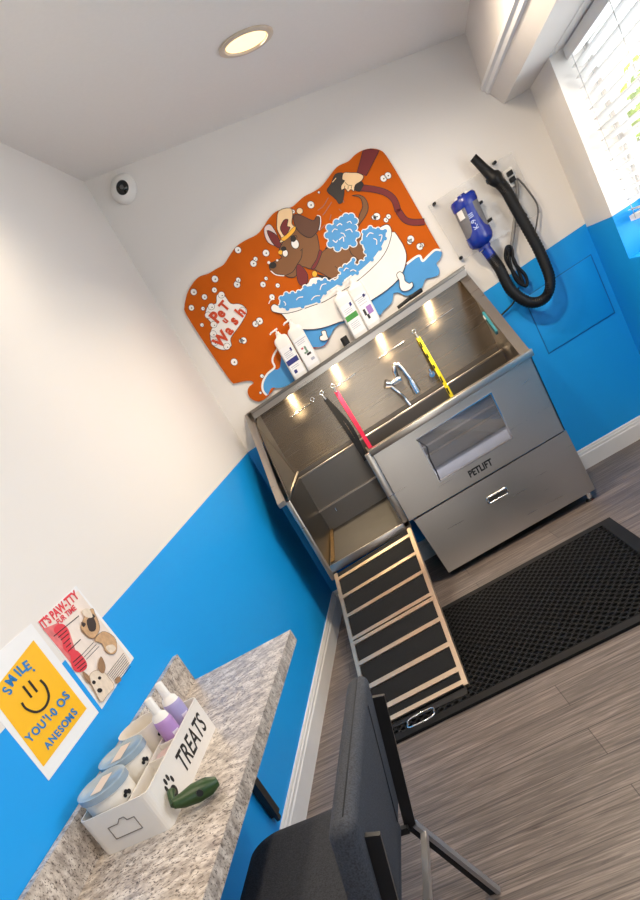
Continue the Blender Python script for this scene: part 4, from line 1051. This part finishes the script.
for y in (.272, -.275):
    mb = MB()
    box_dir(mb, ch(.262, y, .678), ch(.148, y, .282), .013, .030, BLACK_METAL, (W.x, W.y, 0))
    po = obj('back_post', mb, chair)
    for z in (.655, .58, .50):
        x = lean_x(.272, z)
        obj('screw', MB().tube([ch(x, y, z), ch(x + .004, y, z)], .004, CHROME, seg=8), po)
    mb = MB(); box_dir(mb, ch(.150, y, .300), ch(.250, y, .0), .014, .022, BLACK_METAL, (W.x, W.y, 0))
    a, b = ch(.1645, y, .296), ch(.2645, y, .0)
    box_dir(mb, a, b, .024, .012, STEELLEG, (W.x, W.y, 0))
    obj('leg', mb, chair)
    mb = MB(); box_dir(mb, ch(-.215, y * .9, .325), ch(-.245, y * .9, .0), .02, .02, BLACK_METAL, (W.x, W.y, 0)); obj('leg', mb, chair)
    mb = MB(); box_dir(mb, ch(-.22, y * .93, .325), ch(.150, y * .93, .300), .018, .02, BLACK_METAL); obj('seat_rail', mb, chair)
mb = MB(); box_dir(mb, ch(.176, .262, .262), ch(.176, -.265, .262), .016, .016, STEELLEG); obj('crossbar', mb, chair)

# ================================================================== LIGHT
def lamp(name, kind, loc, energy, color, size=.15, aim=None, **kw):
    l = bpy.data.lights.new(name, kind); l.energy = energy; l.color = color
    if kind == 'AREA':
        l.shape = kw.get('shape', 'DISK'); l.size = size
        if 'size_y' in kw: l.size_y = kw['size_y']
        if 'spread' in kw: l.spread = kw['spread']
    o = bpy.data.objects.new(name, l); COL.objects.link(o); o.location = loc
    if aim is not None: o.rotation_euler = (V(aim) - V(loc)).to_track_quat('-Z', 'Y').to_euler()
    return o
WARM = (1.0, .83, .63)
for i, (x, y, e) in enumerate(((.987, -.962, 14), (.25, -2.1, 7), (1.32, -1.45, 30), (.15, -4.1, 10), (1.0, -4.3, 16))):
    p = ceil_pt(x, y, .02)
    lamp('downlight', 'AREA', p, e, WARM, .16, aim=p + V((0, 0, -1)), spread=math.radians(150))
for nm, yc, e in (('window_daylight_lamp', (WY0 + WY1) / 2, 22), ('window_daylight_lamp', (NY0 + NY1) / 2, 28)):  # the latter lamp stands behind the added window
    lamp(nm, 'AREA', (rx(yc, .55), yc, 1.05), e, (.96, .98, 1.0), 1.7, aim=(-.3, yc + .1, 2.1), shape='RECTANGLE', size_y=1.1)
for x in (.395, .700, 1.005, 1.315):  # lamps added under the shelf for bright streaks on the splash back
    lamp('added_streak_lamp', 'AREA', (x, -.060, 1.374), 5.0, (1.0, .78, .48), .022, aim=(x, -.05, 0), spread=math.radians(120))
lamp('added_door_daylight', 'AREA', (1.0, YF - .35, 1.3), 12, (.94, .97, 1.0), .8, aim=(1.0, 0, 1.6), shape='RECTANGLE', size_y=1.9)  # lamp outside the added door, for daylight from behind the camera
w = bpy.data.worlds.new('sky'); scn.world = w; w.use_nodes = True
bg = w.node_tree.nodes['Background']; bg.inputs['Color'].default_value = (.93, .97, 1.0, 1); bg.inputs['Strength'].default_value = 2.5

scn.view_settings.view_transform = 'Standard'
scn.view_settings.look = 'None'
scn.view_settings.gamma = 1.0
scn.view_settings.use_curve_mapping = False
scn.view_settings.exposure = 0.05
scn.cycles.use_denoising = True
scn.cycles.max_bounces = 10
scn.cycles.diffuse_bounces = 6
scn.cycles.transparent_max_bounces = 12
scn.cycles.sample_clamp_indirect = 6
scn.cycles.caustics_reflective = False
scn.cycles.caustics_refractive = False
